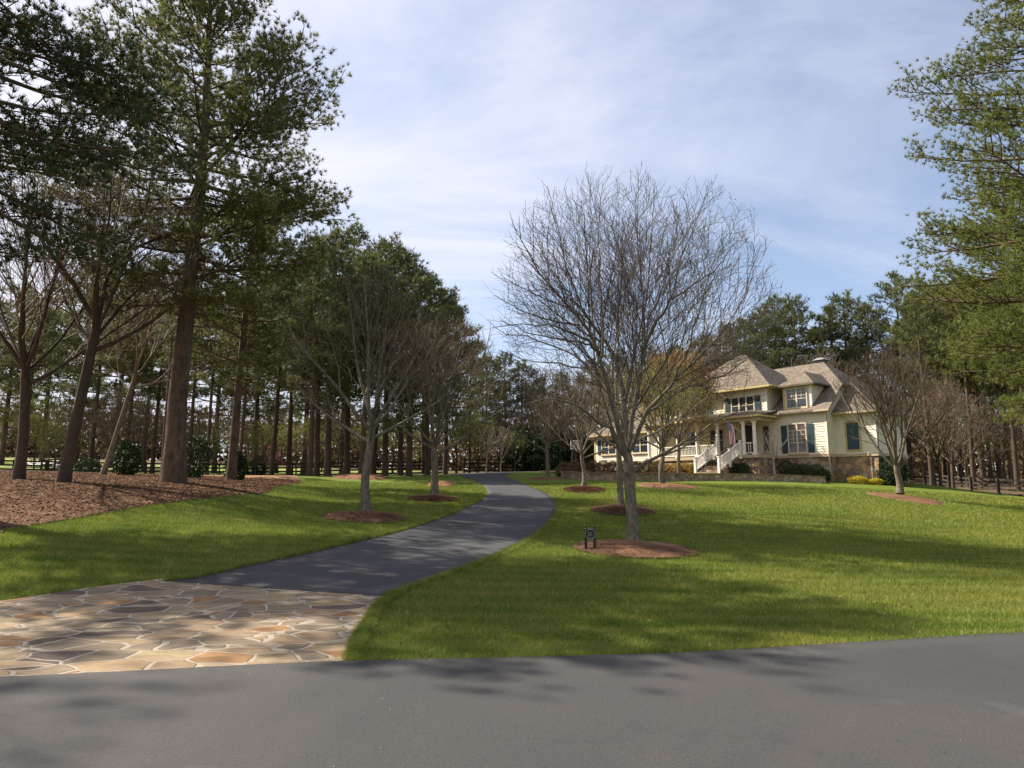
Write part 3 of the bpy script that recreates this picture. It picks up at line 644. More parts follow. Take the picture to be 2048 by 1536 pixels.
def bare_tree(name, loc, label, group, seed, h, R, fork, r0, nl=7, dens=(0, 2.2, 3.2, 4.0, 5), maxl=4, bark='grey_bark', twig='twig', leaf=None, leaf_n=0, leaf_size=.05, category='bare tree', lean=(0, 0), tw=1., low=.35, up=.05, forkn=1):
    rng = np.random.default_rng(seed); root = empty(name, loc, 0.); tag(root, label, category, group)
    out = [[], [], [], [], []]
    top = np.array([lean[0], lean[1], fork]); z = np.linspace(0, 1, 8)
    wob = rng.normal(size=2)*.05
    tp = np.stack([lean[0]*z+wob[0]*np.sin(z*5), lean[1]*z+wob[1]*np.sin(z*4), fork*z], 1); rr = r0*(1-.22*z); rr[0] *= 1.3; rr[1] *= 1.04
    trunk = [(tp, rr)]
    env = (np.array([lean[0], lean[1], h*.5+fork*.5-.1]), np.array([R, R, (h-fork)*.5+.35]))
    for i in range(nl):
        az = i*2.4+rng.random()*.5; f = i/(nl-1) if nl > 1 else 0
        el = low+(1.45-low)*f*rng.uniform(.85, 1.05); t = 1-.28*(1-f)*rng.random()
        p = np.array([np.interp(t, z, tp[:, 0]), np.interp(t, z, tp[:, 1]), fork*t])
        L = (R*math.cos(el)+(h-fork)*math.sin(el))*.88
        d = np.array([math.cos(az)*math.cos(el), math.sin(az)*math.cos(el), math.sin(el)])
        q, _ = polyline(rng, p, d, L, 9, up, .07); rl = r0*rng.uniform(.33, .5)
        out[0].append((q, np.linspace(rl, .012, 9)))
        kids(out, rng, q, L, rl, 1, maxl, dens, env, up, .2)
    finish_bare(root, out, trunk, rng, bark, twig, leaf, leaf_n, leaf_size, tw)
    return root

# ------------------------------------------------------------------ the large bare tree (limbs traced)
def big_tree():
    b = G(1266, 1090); Y0 = b[1]; b[2] += .14
    root = empty('bare_tree', b); tag(root, 'large bare multi-stemmed tree with wide round crown beside the low sign', 'bare tree')
    def A(px, py, dy=0.): return at(px, py, Y0+dy)-b
    rng = np.random.default_rng(11); out = [[], [], [], [], []]
    tpts = [A(*q) for q in ((1268, 1092), (1266, 1060), (1263, 1020), (1260, 980), (1258, 945), (1256, 915), (1255, 893))]
    trunk = [(np.array(tpts), np.array([.215, .158, .143, .138, .138, .118, .03]))]
    LM = [
     ([(1256, 925, 0), (1243, 880, -.2), (1232, 835, -.4), (1218, 785, -.7), (1206, 740, -.9), (1199, 700, -1.1), (1172, 655, -1.4), (1120, 590, -1.8), (1082, 545, -2.1), (1050, 490, -2.3), (1028, 455, -2.4)], .095),
     ([(1203, 715, -.9), (1204, 660, -.6), (1200, 590, -.3), (1198, 500, .1), (1200, 430, .2), (1206, 365, .3)], .05),
     ([(1256, 920, .1), (1252, 870, .3), (1250, 820, .5), (1240, 755, .8), (1222, 700, 1.1), (1170, 630, 1.6), (1140, 560, 2.), (1118, 480, 2.3), (1100, 410, 2.5)], .085),
     ([(1250, 800, .5), (1262, 740, .9), (1275, 680, 1.2), (1290, 610, 1.5), (1300, 520, 1.7), (1305, 430, 1.9), (1310, 360, 2.)], .06),
     ([(1258, 905, 0), (1263, 850, -.1), (1272, 790, -.1), (1281, 730, 0), (1292, 650, .1), (1282, 570, 0), (1275, 470, -.1), (1272, 380, 0)], .085),
     ([(1286, 700, 0), (1310, 650, -.4), (1340, 600, -.8), (1360, 525, -1.1), (1385, 460, -1.2), (1405, 410, -1.4)], .05),
     ([(1262, 900, -.1), (1276, 860, -.3), (1292, 826, -.6), (1320, 793, -.9), (1347, 766, -1.2), (1384, 727, -1.5), (1425, 690, -1.8), (1462, 640, -2.), (1492, 580, -2.2), (1512, 530, -2.3)], .075),
     ([(1292, 826, -.6), (1326, 804, -.3), (1365, 782, 0), (1404, 764, .2), (1450, 750, .5), (1500, 715, .8), (1528, 680, 1.)], .045),
     ([(1266, 945, 0), (1290, 928, -.3), (1316, 912, -.6), (1345, 896, -.8), (1384, 879, -1.1), (1414, 857, -1.3), (1450, 833, -1.5), (1490, 815, -1.6), (1520, 790, -1.7)], .058),
     ([(1250, 915, 0), (1234, 885, -.6), (1222, 864, -1.), (1199, 845, -1.5), (1170, 822, -2.), (1140, 806, -2.4), (1100, 800, -2.8), (1050, 808, -3.2), (1015, 818, -3.4)], .05),
     ([(1222, 800, -.6), (1208, 772, -.2), (1185, 746, .3), (1150, 733, .8), (1110, 726, 1.2), (1050, 722, 1.6), (1000, 700, 1.9)], .042),
     ([(1256, 900, .2), (1262, 850, .9), (1275, 800, 1.6), (1285, 730, 2.3), (1300, 650, 2.9), (1330, 560, 3.2)], .06),
     ([(1254, 890, .2), (1240, 840, 1.0), (1215, 780, 1.9), (1180, 720, 2.6), (1140, 660, 3.1), (1090, 590, 3.4)], .055),
     ([(1340, 775, -1.1), (1375, 700, -1.7), (1400, 620, -2.2), (1420, 540, -2.5), (1440, 490, -2.6)], .04),
     ([(1296, 640, .1), (1330, 560, .9), (1350, 480, 1.4), (1345, 400, 1.6)], .035),
     ([(1199, 705, -1.1), (1160, 672, -2.), (1110, 655, -2.8), (1050, 650, -3.2), (985, 655, -3.2)], .04),
     ([(1190, 740, .3), (1130, 700, .9), (1070, 680, 1.6), (1010, 665, 2.1), (975, 640, 2.3)], .036),
     ([(1160, 650, -1.5), (1100, 640, -1.9), (1040, 620, -2.2), (990, 590, -2.4)], .03),
     ([(1190, 690, -1.1), (1130, 680, -1.4), (1060, 665, -1.2), (1000, 640, -1.1)], .03),
     ([(1425, 690, -1.8), (1470, 680, -1.4), (1510, 640, -1.), (1530, 600, -.9)], .028),
     ([(1340, 600, -.8), (1390, 570, -.4), (1440, 530, 0), (1475, 480, .2)], .03)]
    cen = A(1254, 622); env = (cen, np.array([292/FPX*Y0*1.012, 4.0, 296/FPX*Y0*1.012]))
    for pts, r in LM:
        q = resample([A(*p_) for p_ in pts], 12); q[1:-1] += rng.normal(size=(10, 3))*.025
        L = np.linalg.norm(np.diff(q, axis=0), axis=1).sum()
        r *= .74; out[0].append((q, r*np.linspace(1, 0, 12)**1.15+.007))
        kids(out, rng, q, L, r, 1, 4, (0, 3.1, 3.9, 3.6, 5), env, .035, .2)
    finish_bare(root, out, trunk, rng, 'grey_bark', 'twig', 'brown_leaf', 5200, .035, 1.0)
    return root
BIG = big_tree()
LAWN = 'young trees planted in mulch islands on the lawn'
def lawn_tree(px, py, h, R, fork, r0, seed, label, dz=.12, **k):
    g = G(px, py); g[2] += dz; return bare_tree('bare_tree', g, label, LAWN, seed, h, R, fork, r0, **k)
lawn_tree(1241, 1017, 8.2, 3.6, 2.6, .125, 21, 'slimmer bare tree standing directly behind the large one', nl=7, maxl=4, dens=(0, 1.6, 2.4, 3, 4), tw=1.2)
lawn_tree(733, 1029, 7.7, 2.9, 2.6, .145, 22, 'bare tree with forked pale limbs nearest the drive at left', nl=9, dens=(0, 2.3, 2.8, 3.2, 5), tw=1.1, leaf='brown_leaf', leaf_n=2500, leaf_size=.035, low=.25, twig='twig_brown')
lawn_tree(868, 995, 8.1, 3.3, 2.2, .17, 23, 'second bare tree left of the drive, forking low', nl=10, dens=(0, 2.3, 2.7, 3.0, 5), tw=1.3, leaf='brown_leaf', leaf_n=2500, leaf_size=.045, low=.3, twig='twig_brown')
lawn_tree(1167, 977, 5.9, 2.7, 1.7, .12, 24, 'small V-forked bare tree right of the drive bend', nl=9, dens=(0, 2.6, 3., 3.6, 5), tw=1.7, leaf='brown_leaf', leaf_n=3000, leaf_size=.05, low=.35, twig='twig_brown')
lawn_tree(1095, 957, 7.4, 4.2, 2.3, .145, 25, 'bare tree by the crest of the drive with reddish buds', nl=10, dens=(0, 2.2, 2.6, 3., 4), tw=2.0, leaf='brown_leaf', leaf_n=5000, leaf_size=.07, low=.25, twig='twig_brown')
lawn_tree(1325, 970, 6.6, 3.4, 1.9, .15, 26, 'tree with olive and copper spring buds before the stone wall', nl=9, dens=(0, 2.2, 2.6, 3., 4), tw=1.8, leaf='bud_leaf', leaf_n=11000, leaf_size=.08, twig='twig_brown', category='budding tree')
lawn_tree(1800, 992, 7.6, 2.9, 1.5, .17, 27, 'spreading bare tree forked near its base right of the house', nl=10, dens=(0, 2.4, 2.8, 3.0, 5), tw=1.35, leaf='brown_leaf', leaf_n=3000, leaf_size=.04, low=.72)

# ------------------------------------------------------------------ great pine at left and its neighbours
g = G(347, 967)
def leanpx(g, Y, pts): # (px,py) trace -> heights and sideways offsets
    q = [at(a, b, Y)-g for a, b in pts]; return ([p[2] for p in q], [p[0] for p in q])
make_pine('pine_tree', g, 'great tall pine with the thickest trunk at the left', 'pines on the pine straw bed', 'needles', .23, .025, 24, seed=3, sides=20,
          h=22., h0=6.4, R=6.3, nb=105, nsec=18, ntuft=11, r0=.40, lean=leanpx(g, g[1], ((347, 967), (355, 800), (372, 640), (385, 500), (398, 400), (410, 250), (418, 100), (420, 0))), stubs=12)
g = G(462, 962)
make_pine('pine_tree', g, 'straight pine just right of the great leaning pine', 'pines on the pine straw bed', 'needles_dark', .25, .026, 18, seed=4, sides=14,
          h=15, h0=4.6, R=4.8, nb=66, nsec=15, ntuft=9, r0=.22, stubs=12)
# pine just outside the frame on the left: its boughs hang into the picture
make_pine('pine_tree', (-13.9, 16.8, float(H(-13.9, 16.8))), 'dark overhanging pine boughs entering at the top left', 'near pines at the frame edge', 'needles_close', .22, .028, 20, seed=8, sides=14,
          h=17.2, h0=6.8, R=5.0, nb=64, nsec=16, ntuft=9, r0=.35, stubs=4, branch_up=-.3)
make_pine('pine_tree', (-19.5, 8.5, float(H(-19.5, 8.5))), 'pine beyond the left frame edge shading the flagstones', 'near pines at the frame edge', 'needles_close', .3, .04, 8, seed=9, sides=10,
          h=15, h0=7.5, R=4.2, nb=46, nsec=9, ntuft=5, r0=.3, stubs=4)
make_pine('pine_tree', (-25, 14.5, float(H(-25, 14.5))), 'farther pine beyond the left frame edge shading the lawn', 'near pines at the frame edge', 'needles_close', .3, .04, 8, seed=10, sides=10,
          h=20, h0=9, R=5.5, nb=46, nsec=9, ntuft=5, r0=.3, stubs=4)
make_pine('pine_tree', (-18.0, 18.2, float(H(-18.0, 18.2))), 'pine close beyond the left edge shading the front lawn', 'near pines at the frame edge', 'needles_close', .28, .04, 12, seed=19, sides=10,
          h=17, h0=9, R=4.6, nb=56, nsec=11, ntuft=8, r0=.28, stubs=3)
# near pines at the right, outside the frame
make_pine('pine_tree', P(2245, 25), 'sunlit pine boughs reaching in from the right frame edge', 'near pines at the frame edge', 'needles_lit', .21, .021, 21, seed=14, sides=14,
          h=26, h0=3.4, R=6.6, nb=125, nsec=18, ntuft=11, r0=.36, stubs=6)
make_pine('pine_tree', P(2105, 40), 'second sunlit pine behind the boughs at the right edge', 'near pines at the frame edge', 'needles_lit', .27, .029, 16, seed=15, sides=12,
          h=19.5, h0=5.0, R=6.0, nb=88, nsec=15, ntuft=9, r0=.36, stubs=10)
# leafless trees of the bed at far left
g = G(126, 967)
bare_tree('bare_tree', g, 'dark bare hardwood leaning right, left of the great pine', 'bare hardwoods on the pine straw bed', 31, 12.5, 4.4, 6.0, .20, nl=8, dens=(0, 2.2, 2.8, 3.2, 3), maxl=4, bark='dark_bark', twig='twig_brown', lean=(.55, .2), tw=1.4, low=.45)
g = G(36, 961)
bare_tree('bare_tree', g, 'dark bare hardwood forking at mid height, leftmost trunk', 'bare hardwoods on the pine straw bed', 32, 12.5, 4.6, 4.4, .19, nl=8, dens=(0, 2.2, 2.8, 3.2, 3), maxl=4, bark='dark_bark', twig='twig_brown', lean=(-.25, .2), tw=1.4, low=.5)
g = P(222, 33)
bare_tree('bare_tree', g, 'brown leaning hardwood between the bare trees and great pine', 'bare hardwoods on the pine straw bed', 33, 10, 3.4, 5.0, .12, nl=7, dens=(0, 1.6, 2.2, 2.8, 3), maxl=4, bark='grey_bark', twig='twig_brown', lean=(1.2, 0), tw=1.8, leaf='brown_leaf', leaf_n=2500, leaf_size=.07)

# ------------------------------------------------------------------ background wood: individual trees copied from a few kinds
protos = []
for i, (h, h0, R, nb, mt, sd_, up) in enumerate(((17, 5.0, 4.2, 56, 'needles_dark', 41, 0), (18, 7.5, 3.8, 48, 'needles_dark', 42, .1), (16, 3.0, 4.1, 60, 'needles', 43, 0), (19, 9.5, 3.6, 42, 'needles', 44, .12), (20, 13.5, 3.0, 22, 'needles_dark', 45, .2))):
    protos.append(dict(h=h, h0=h0, R=R, nb=nb, mt=mt, seed=sd_, up=up, root=None))
ordn = ['first', 'second', 'third', 'fourth', 'fifth', 'sixth', 'seventh', 'eighth', 'ninth', 'tenth', 'eleventh', 'twelfth', 'thirteenth', 'fourteenth', 'fifteenth', 'sixteenth', 'seventeenth', 'eighteenth', 'nineteenth', 'twentieth', 'twenty-first', 'twenty-second', 'twenty-third', 'twenty-fourth', 'twenty-fifth', 'twenty-sixth']
SKY = ([-100, 0, 130, 180, 300, 450, 600, 640, 700, 740, 790, 830, 870, 905, 925, 950, 1000, 1050, 1085, 1150, 1250, 1350, 1440, 1500, 1545, 1600, 1640, 1700, 1745, 1800, 1850, 1900, 2000, 2200],
       [560, 560, 530, 520, 560, 560, 480, 450, 437, 470, 455, 500, 560, 590, 640, 715, 698, 715, 760, 730, 690, 690, 655, 620, 590, 585, 605, 580, 585, 530, 560, 540, 500, 420])
bg = {  # row: (label words, [(px, Y, kind, factor)])
 'left woods': ('in the woods behind the left fence', [(-60, 66, 0, 1), (20, 80, 2, 1), (60, 62, 1, .9), (100, 95, 2, .95), (165, 70, 0, 1), (195, 64, 1, .95), (240, 84, 2, 1), (262, 62, 3, .92), (318, 66, 1, .9), (300, 92, 0, 1), (338, 46, 4, .9), (390, 58, 1, .95), (425, 52, 3, .95), (440, 78, 2, 1)]),
 'centre woods': ('in the pine stand left of the drive', [(488, 50, 1, .9), (520, 64, 0, .95), (552, 56, 3, .95), (586, 60, 1, .95), (615, 80, 2, .9), (627, 47, 0, .98), (641, 53, 1, .97), (662, 50, 0, 1), (700, 58, 0, 1), (728, 47, 1, .93), (752, 62, 3, .97), (775, 52, 0, 1), (805, 60, 1, .97), (822, 50, 2, .93), (858, 58, 0, 1), (893, 62, 2, 1), (560, 84, 0, .9), (690, 84, 2, .8), (850, 86, 0, .8)]),
 'far woods': ('beyond the crest of the drive', [(940, 88, 2, .95), (975, 80, 0, 1), (1012, 84, 1, 1), (1045, 86, 0, .97), (1080, 92, 2, 1), (1125, 84, 0, 1), (1180, 90, 1, 1), (1235, 86, 2, 1), (1300, 88, 0, 1), (1350, 84, 1, 1), (1405, 88, 2, 1)]),
 'house woods': ('rising behind the house', [(1455, 80, 0, 1), (1498, 84, 1, .97), (1530, 76, 0, .95), (1556, 82, 1, 1.), (1595, 78, 0, 1), (1665, 78, 1, .98), (1700, 82, 0, 1), (1735, 78, 1, .95), (1806, 72, 4, 1), (1845, 80, 2, .93)]),
 'right woods': ('behind the right fence', [(1846, 57, 4, .95), (1850, 64, 3, .93), (1876, 76, 0, .97), (1905, 70, 1, .95), (1927, 60, 3, .95), (1946, 62, 1, .95), (1962, 68, 3, .9), (1980, 80, 0, .9), (2012, 58, 1, .9), (2042, 54, 3, .9), (2085, 62, 0, .9), (2130, 70, 2, .9), (2000, 92, 2, .85), (1890, 94, 2, .9)]),
}
rg = np.random.default_rng(77)
KW = ['dense dark green pine', 'high crowned pine', 'full olive green pine', 'tall bare-stemmed pine', 'slender sparse-topped pine']
for row, (where, L) in bg.items():
    L = sorted(L, key=lambda q: q[0]); used = {}
    for i, (px, Y, kd, fac) in enumerate(L):
        pr = protos[kd]; p = P(px, Y); sk = np.interp(px, SKY[0], SKY[1]); topz = (978-sk)*fac/1381*Y+CAMZ; hh = max(topz-p[2], 5)
        lab = '%s %s, %s pine from left' % (KW[kd], where, ordn[i])
        s = hh/pr['h']; sc = (s*rg.uniform(.95, 1.12),)*2+(s,)
        if pr['root'] is None:
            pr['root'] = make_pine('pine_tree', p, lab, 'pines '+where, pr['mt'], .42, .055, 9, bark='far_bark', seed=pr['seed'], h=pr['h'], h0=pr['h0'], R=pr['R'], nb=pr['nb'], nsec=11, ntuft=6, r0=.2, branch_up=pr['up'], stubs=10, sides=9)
            pr['root'].scale = sc
        else: copy_tree(pr['root'], p, sc, rg.random()*6.28, lab, 'pines '+where)
# hardwoods, leafless or budding, among and behind them
hp = []
for i, (h, R, fork, r0, seed, leaf, ln, lab) in enumerate(((9.5, 3.6, 2.6, .14, 51, 'brown_leaf', 2500, 'leafless grey-brown hardwood'), (8.5, 3.4, 1.6, .12, 52, 'spring_leaf', 3800, 'yellow-green budding tree'), (11, 3.8, 4, .15, 53, None, 0, 'thin leafless hardwood'))):
    hp.append(dict(a=(h, R, fork, r0, seed, leaf, ln, lab), root=None))
hw = [('behind the left fence', [(-30, 62, 1, .55), (85, 64, 1, .62), (150, 88, 0, .9), (200, 70, 0, .8), (140, 60, 1, .55), (245, 62, 0, .85), (285, 60, 0, .7), (60, 100, 0, 1.1), (300, 78, 2, 1), (5, 90, 0, 1)]),
      ('in the pine stand', [(410, 70, 0, .8), (450, 66, 1, .6), (520, 58, 1, .55), (535, 76, 0, .9), (600, 68, 1, .7), (690, 66, 0, .8), (745, 68, 1, .65), (560, 96, 0, 1.), (650, 94, 1, .9), (790, 78, 0, .9), (820, 92, 1, .9), (480, 98, 0, 1)]),
      ('beyond the crest of the drive', [(915, 74, 0, .9), (955, 72, 1, .75), (1000, 78, 0, .9), (1030, 74, 1, .5), (1075, 76, 0, .85), (1150, 76, 0, .95), (1205, 74, 2, 1.05), (1255, 78, 0, 1.3), (930, 100, 1, 1), (1050, 104, 0, 1), (1300, 76, 2, 1.3), (1370, 78, 0, 1.25)]),
      ('behind the house', [(1440, 74, 2, 1.5), (1480, 76, 0, 1.4), (1575, 92, 0, 1.3), (1640, 70, 2, 1.2), (1720, 70, 0, 1.25), (1690, 92, 0, 1.3), (1780, 74, 0, 1.2)]),
      ('behind the right fence', [(1862, 51, 0, .85), (1888, 54, 0, .95), (1840, 70, 0, 1), (1880, 66, 2, 1), (1900, 82, 1, .7), (1915, 62, 0, .7), (1950, 76, 0, 1), (1990, 66, 0, .9), (2030, 64, 0, .8), (2070, 60, 2, 1), (1870, 100, 0, 1), (1960, 100, 1, .9), (2040, 98, 0, 1)])]
for where, L in hw:
    for i, (px, Y, kd, s) in enumerate(sorted(L, key=lambda q: q[0])):
        pr = hp[kd]; h, R, fork, r0, seed, leaf, ln, lb = pr['a']; p = P(px, Y); lab = '%s %s, %s from left' % (lb, where, ordn[i])
        if pr['root'] is None:
            pr['root'] = bare_tree('hardwood_tree', p, lab, 'hardwoods '+where, seed, h, R, fork, r0, nl=8, dens=(0, 1.6, 2.0, 2.4, 3), maxl=4, bark='far_bark', twig='twig_brown', leaf=leaf, leaf_n=ln, leaf_size=.13, tw=2.2, category='tree'); pr['root'].scale = (s, s, s)
        else: copy_tree(pr['root'], p, (s, s, s), rg.random()*6.28, lab, 'hardwoods '+where)
# redbud glimpsed in the stand
g = P(545, 70); bare_tree('redbud_tree', g, 'small pink-flowering tree glimpsed between the pine trunks', None, 61, 3.2, 1.6, .8, .06, nl=6, dens=(0, 1.5, 2, 2, 2), maxl=3, twig='twig_brown', leaf='pink_leaf', leaf_n=500, leaf_size=.09, category='flowering tree', tw=2)
# copper leaved tree in front of the house
g = P(1352, 50)
bare_tree('copper_tree', g, 'tall tree with coppery orange new leaves before the house', None, 62, 9.0, 2.9, 2.6, .14, nl=9, dens=(0, 1.8, 2.4, 3, 4), maxl=4, twig='twig_brown', leaf='copper_leaf', leaf_n=22000, leaf_size=.13, category='leafy tree', tw=1.8)
# distant wood that reads as one mass
rg = np.random.default_rng(9)
C = []; LN = []
for i in range(420):
    x = rg.uniform(-150, 150); y = 118+rg.uniform(0, 26)+abs(x)*.05; hgt = rg.uniform(6, 11); z0 = float(H(x, y)); m = 110
    q = rg.normal(size=(m, 3))*np.array([2.2, 1.6, 1.]); q[:, 2] = hgt*rg.random(m)**1.2; C.append(q+np.array([x, y, z0]))
    LN.append((np.array([[x, y, z0], [x+rg.normal()*.3, y, z0+hgt*.5], [x+rg.normal()*.5, y, z0+hgt]]), np.array([.16, .12, .03])))
C = np.concatenate(C)
V, F = leaves(C, 1.1, rg, .7); o = fast_mesh('far_woods', V, F, 'brown_leaf'); tag(o, 'hazy mass of distant woodland beyond the meadow', kind='stuff')
V, F = tubes(LN, 5); o2 = fast_mesh('tree_stems', V, F, 'far_bark', o)
# evergreen understorey shrubs
def shrub(name, loc, rx, ry, h, n, size, m, label, cat, group=None, seed=1, stem=True, flat=0.):
    rng = np.random.default_rng(seed); root = empty(name, loc); tag(root, label, cat, group)
    d = unit(rng.normal(size=(n, 3))); d[:, 2] = np.abs(d[:, 2])*1.0 if flat else d[:, 2]
    ph = rng.random(6)*6
    wob = 1+.10*np.sin(d[:, 0]*4+ph[0])*np.cos(d[:, 2]*5+ph[1])+.08*np.sin(d[:, 1]*7+ph[2])+.05*np.sin(d[:, 2]*11+ph[3])
    r = rng.uniform(.55, 1., n)**.4*wob
    c = d*r[:, None]*np.array([rx, ry, h*.5]); c[:, 2] += h*.5; c[:, 2] = np.maximum(c[:, 2], .02)
    V, F = leaves(c, size, rng, .62); fast_mesh('foliage', V, F, m, root)
    if stem:
        ln = []
        for i in range(6):
            a = rng.random()*6.28; ln.append((np.array([[0, 0, -.05], [rx*.15*math.cos(a), ry*.15*math.sin(a), h*.3], [rx*.5*math.cos(a), ry*.5*math.sin(a), h*.7]]), np.array([.03, .02, .01])*(.5+h*.5)))
        V, F = tubes(ln, 5); fast_mesh('stem', V, F, 'dark_bark', root, True)
    return root
for i, (px, Y, rx, h, lab) in enumerate(((268, 34, .62, 1.75, 'left of the great pine'), (398, 34, .8, 2.1, 'just right of the great pine trunk'), (482, 36, .55, 1.6, 'right of the second pine trunk'), (190, 52, .9, 1.4, 'low by the left fence'), (520, 62, 1., 1.5, 'in shade of the pine stand'))):
    shrub('evergreen_shrub', P(px, Y, -.05), rx, rx, h, 2600, .13, 'evergreen', 'dark evergreen shrub '+lab, 'shrub', 'dark shrubs among the pines', 70+i)
for i, (px, Y, rx, h) in enumerate(((1048, 76, 2.4, 5.5), (1085, 74, 2.0, 4.0), (1128, 80, 2.6, 4.8), (1160, 78, 2.0, 4.2))):
    shrub('evergreen_tree', P(px, Y, -.05), rx, rx, h, 3000, .34, 'evergreen', ['broad dark evergreen nearest the drive crest', 'lower dark evergreen beside the drive crest', 'dark evergreen behind the basketball hoop', 'dark evergreen beside the garage corner'][i], 'evergreen', 'dark evergreens past the drive crest', 80+i)

# ------------------------------------------------------------------ fences
def fence(name, pts, label, hgt=1.3, post=.13, mtl='fence_black', rails=4, spacing=2.4, phase=0.):
    root = empty(name, (pts[0][0], pts[0][1], float(H(pts[0][0], pts[0][1])))); tag(root, label, 'fence'); o0 = np.array(root.location)
    q = resample([(p[0], p[1]) for p in pts], 200); L = np.append(0, np.cumsum(np.linalg.norm(np.diff(q, axis=0), axis=1)))
    s = np.arange(phase, L[-1], spacing); X = np.interp(s, L, q[:, 0]); Y = np.interp(s, L, q[:, 1]); Z = H(X, Y)
    rng = np.random.default_rng(3)
    for i in range(len(s)):
        w = post/2; m = MB(); x, y, z = X[i]-o0[0], Y[i]-o0[1], Z[i]-o0[2]; hh = hgt+rng.normal()*.015
        m.box(x-w, x+w, y-w, y+w, z-.1, z+hh); m.add([(x-w, y-w, z+hh), (x+w, y-w, z+hh), (x+w, y+w, z+hh), (x-w, y+w, z+hh), (x, y, z+hh+.03)], [(0, 1, 4), (1, 2, 4), (2, 3, 4), (3, 0, 4)])
        m.build('post', mtl, root)
    for k in range(rails):
        m = MB(); zr = .18+(hgt-.3)*k/(rails-1)
        for i in range(len(s)-1):
            d = np.array([X[i+1]-X[i], Y[i+1]-Y[i]]); d /= np.linalg.norm(d); nrm = np.array([d[1], -d[0]]); off = nrm*(post/2+.015)*(1 if nrm[1] < 0 else -1)
            e = .012*d; a = (X[i]-o0[0]+off[0]+e[0], Y[i]-o0[1]+off[1]+e[1], Z[i]-o0[2]+zr+rng.normal()*.006); b = (X[i+1]-o0[0]+off[0]-e[0], Y[i+1]-o0[1]+off[1]-e[1], Z[i+1]-o0[2]+zr+rng.normal()*.006)
            m.beam(a, b, .03, .14)
        m.build('rail', mtl, root)
    return root
fence('board_fence', [(-64, 44), (-52, 50)]+[P(px, Y) for px, Y in ((0, 55), (120, 56), (250, 58), (400, 60), (560, 62), (735, 62), (860, 64), (912, 66))], 'long black four-board fence along the edge of the left woods')
fence('board_fence', [P(px, Y) for px, Y in ((930, 72), (960, 74), (1000, 76), (1060, 77), (1120, 78), (1170, 78))], 'short black board fence just beyond the crest of the drive', hgt=1.5)
fence('board_fence', [P(px, Y) for px, Y in ((1828, 66), (1849, 62), (1891, 57), (1960, 52), (2040, 47), (2110, 44), (2250, 38))], 'weathered brown board fence at right beyond the house', hgt=1.32, post=.17, mtl='fence_weathered', rails=4, spacing=3.6, phase=1.)
fence('board_fence', [P(px, Y) for px, Y in ((100, 66), (170, 80), (215, 96))], 'distant board fence beside the pale lane at left', hgt=1.2, rails=3)
strip('lane', [P(px, Y)[:2] for px, Y in ((75, 80), (120, 78), (170, 76), (225, 74))], [P(px, Y)[:2] for px, Y in ((70, 96), (120, 104), (170, 92), (225, 80))], 30, 8, mat('pale_lane', (.5, .47, .45), .9, .1, var=.1), .04, 'pale paved lane crossing the meadow beyond the left fence')

# ------------------------------------------------------------------ house
Z0 = 2.0
HROT = math.atan2(-HU[1], -HU[0])
house = empty('house', (HA[0], HA[1], Z0), HROT)
tag(house, 'large cream clapboard house with brown shingle roofs, porch and stone base', 'house')
def hl(u, n, z): return (-u, -n, z-Z0)
class HB(MB):
    """u to the left along the front, n out of the front, z absolute"""
    def hbox(s, u0, u1, n0, n1, z0, z1): return s.box(-u1, -u0, -n1, -n0, z0-Z0, z1-Z0)
    def poly(s, pts): return s.add([hl(*p) for p in pts], [tuple(range(len(pts)))])
    def solid(s, pts, t=.12):
        """sloping polygon given thickness downwards"""
        k = len(pts); V = [hl(*p) for p in pts]+[hl(p[0], p[1], p[2]-t) for p in pts]
        return s.add(V, [tuple(range(k)), tuple(range(2*k-1, k-1, -1))]+[(i, i+k, (i+1) % k+k, (i+1) % k) for i in range(k)])
    def hbeam(s, a, b, w, h): return s.beam(hl(*a), hl(*b), w, h)
LAP = .17
def siding(u0, u1, n, z0, z1, lo=None, hi=None, side=None, name='wall', parent=None, m='siding_paint'):
    """lap siding with real overlapping boards. side None: faces +n ; side=-1: wall on plane u=n0 facing right (-u)"""
    b = HB(); z = z0
    while z < z1-.01:
        zt = min(z+LAP, z1); a, c = (u0, u1)
        if lo: a, c = lo(.5*(z+zt)), hi(.5*(z+zt))
        if c-a > .05:
            if side is None:
                b.poly([(a, n+.036, z), (c, n+.036, z), (c, n+.006, zt), (a, n+.006, zt)]); b.poly([(a, n, z), (c, n, z), (c, n+.036, z), (a, n+.036, z)])
            else:
                b.poly([(n-.036, a, z), (n-.036, c, z), (n-.006, c, zt), (n-.006, a, zt)]); b.poly([(n, a, z), (n, c, z), (n-.036, c, z), (n-.036, a, z)])
        z = zt
    return b.build(name, m, parent or house)
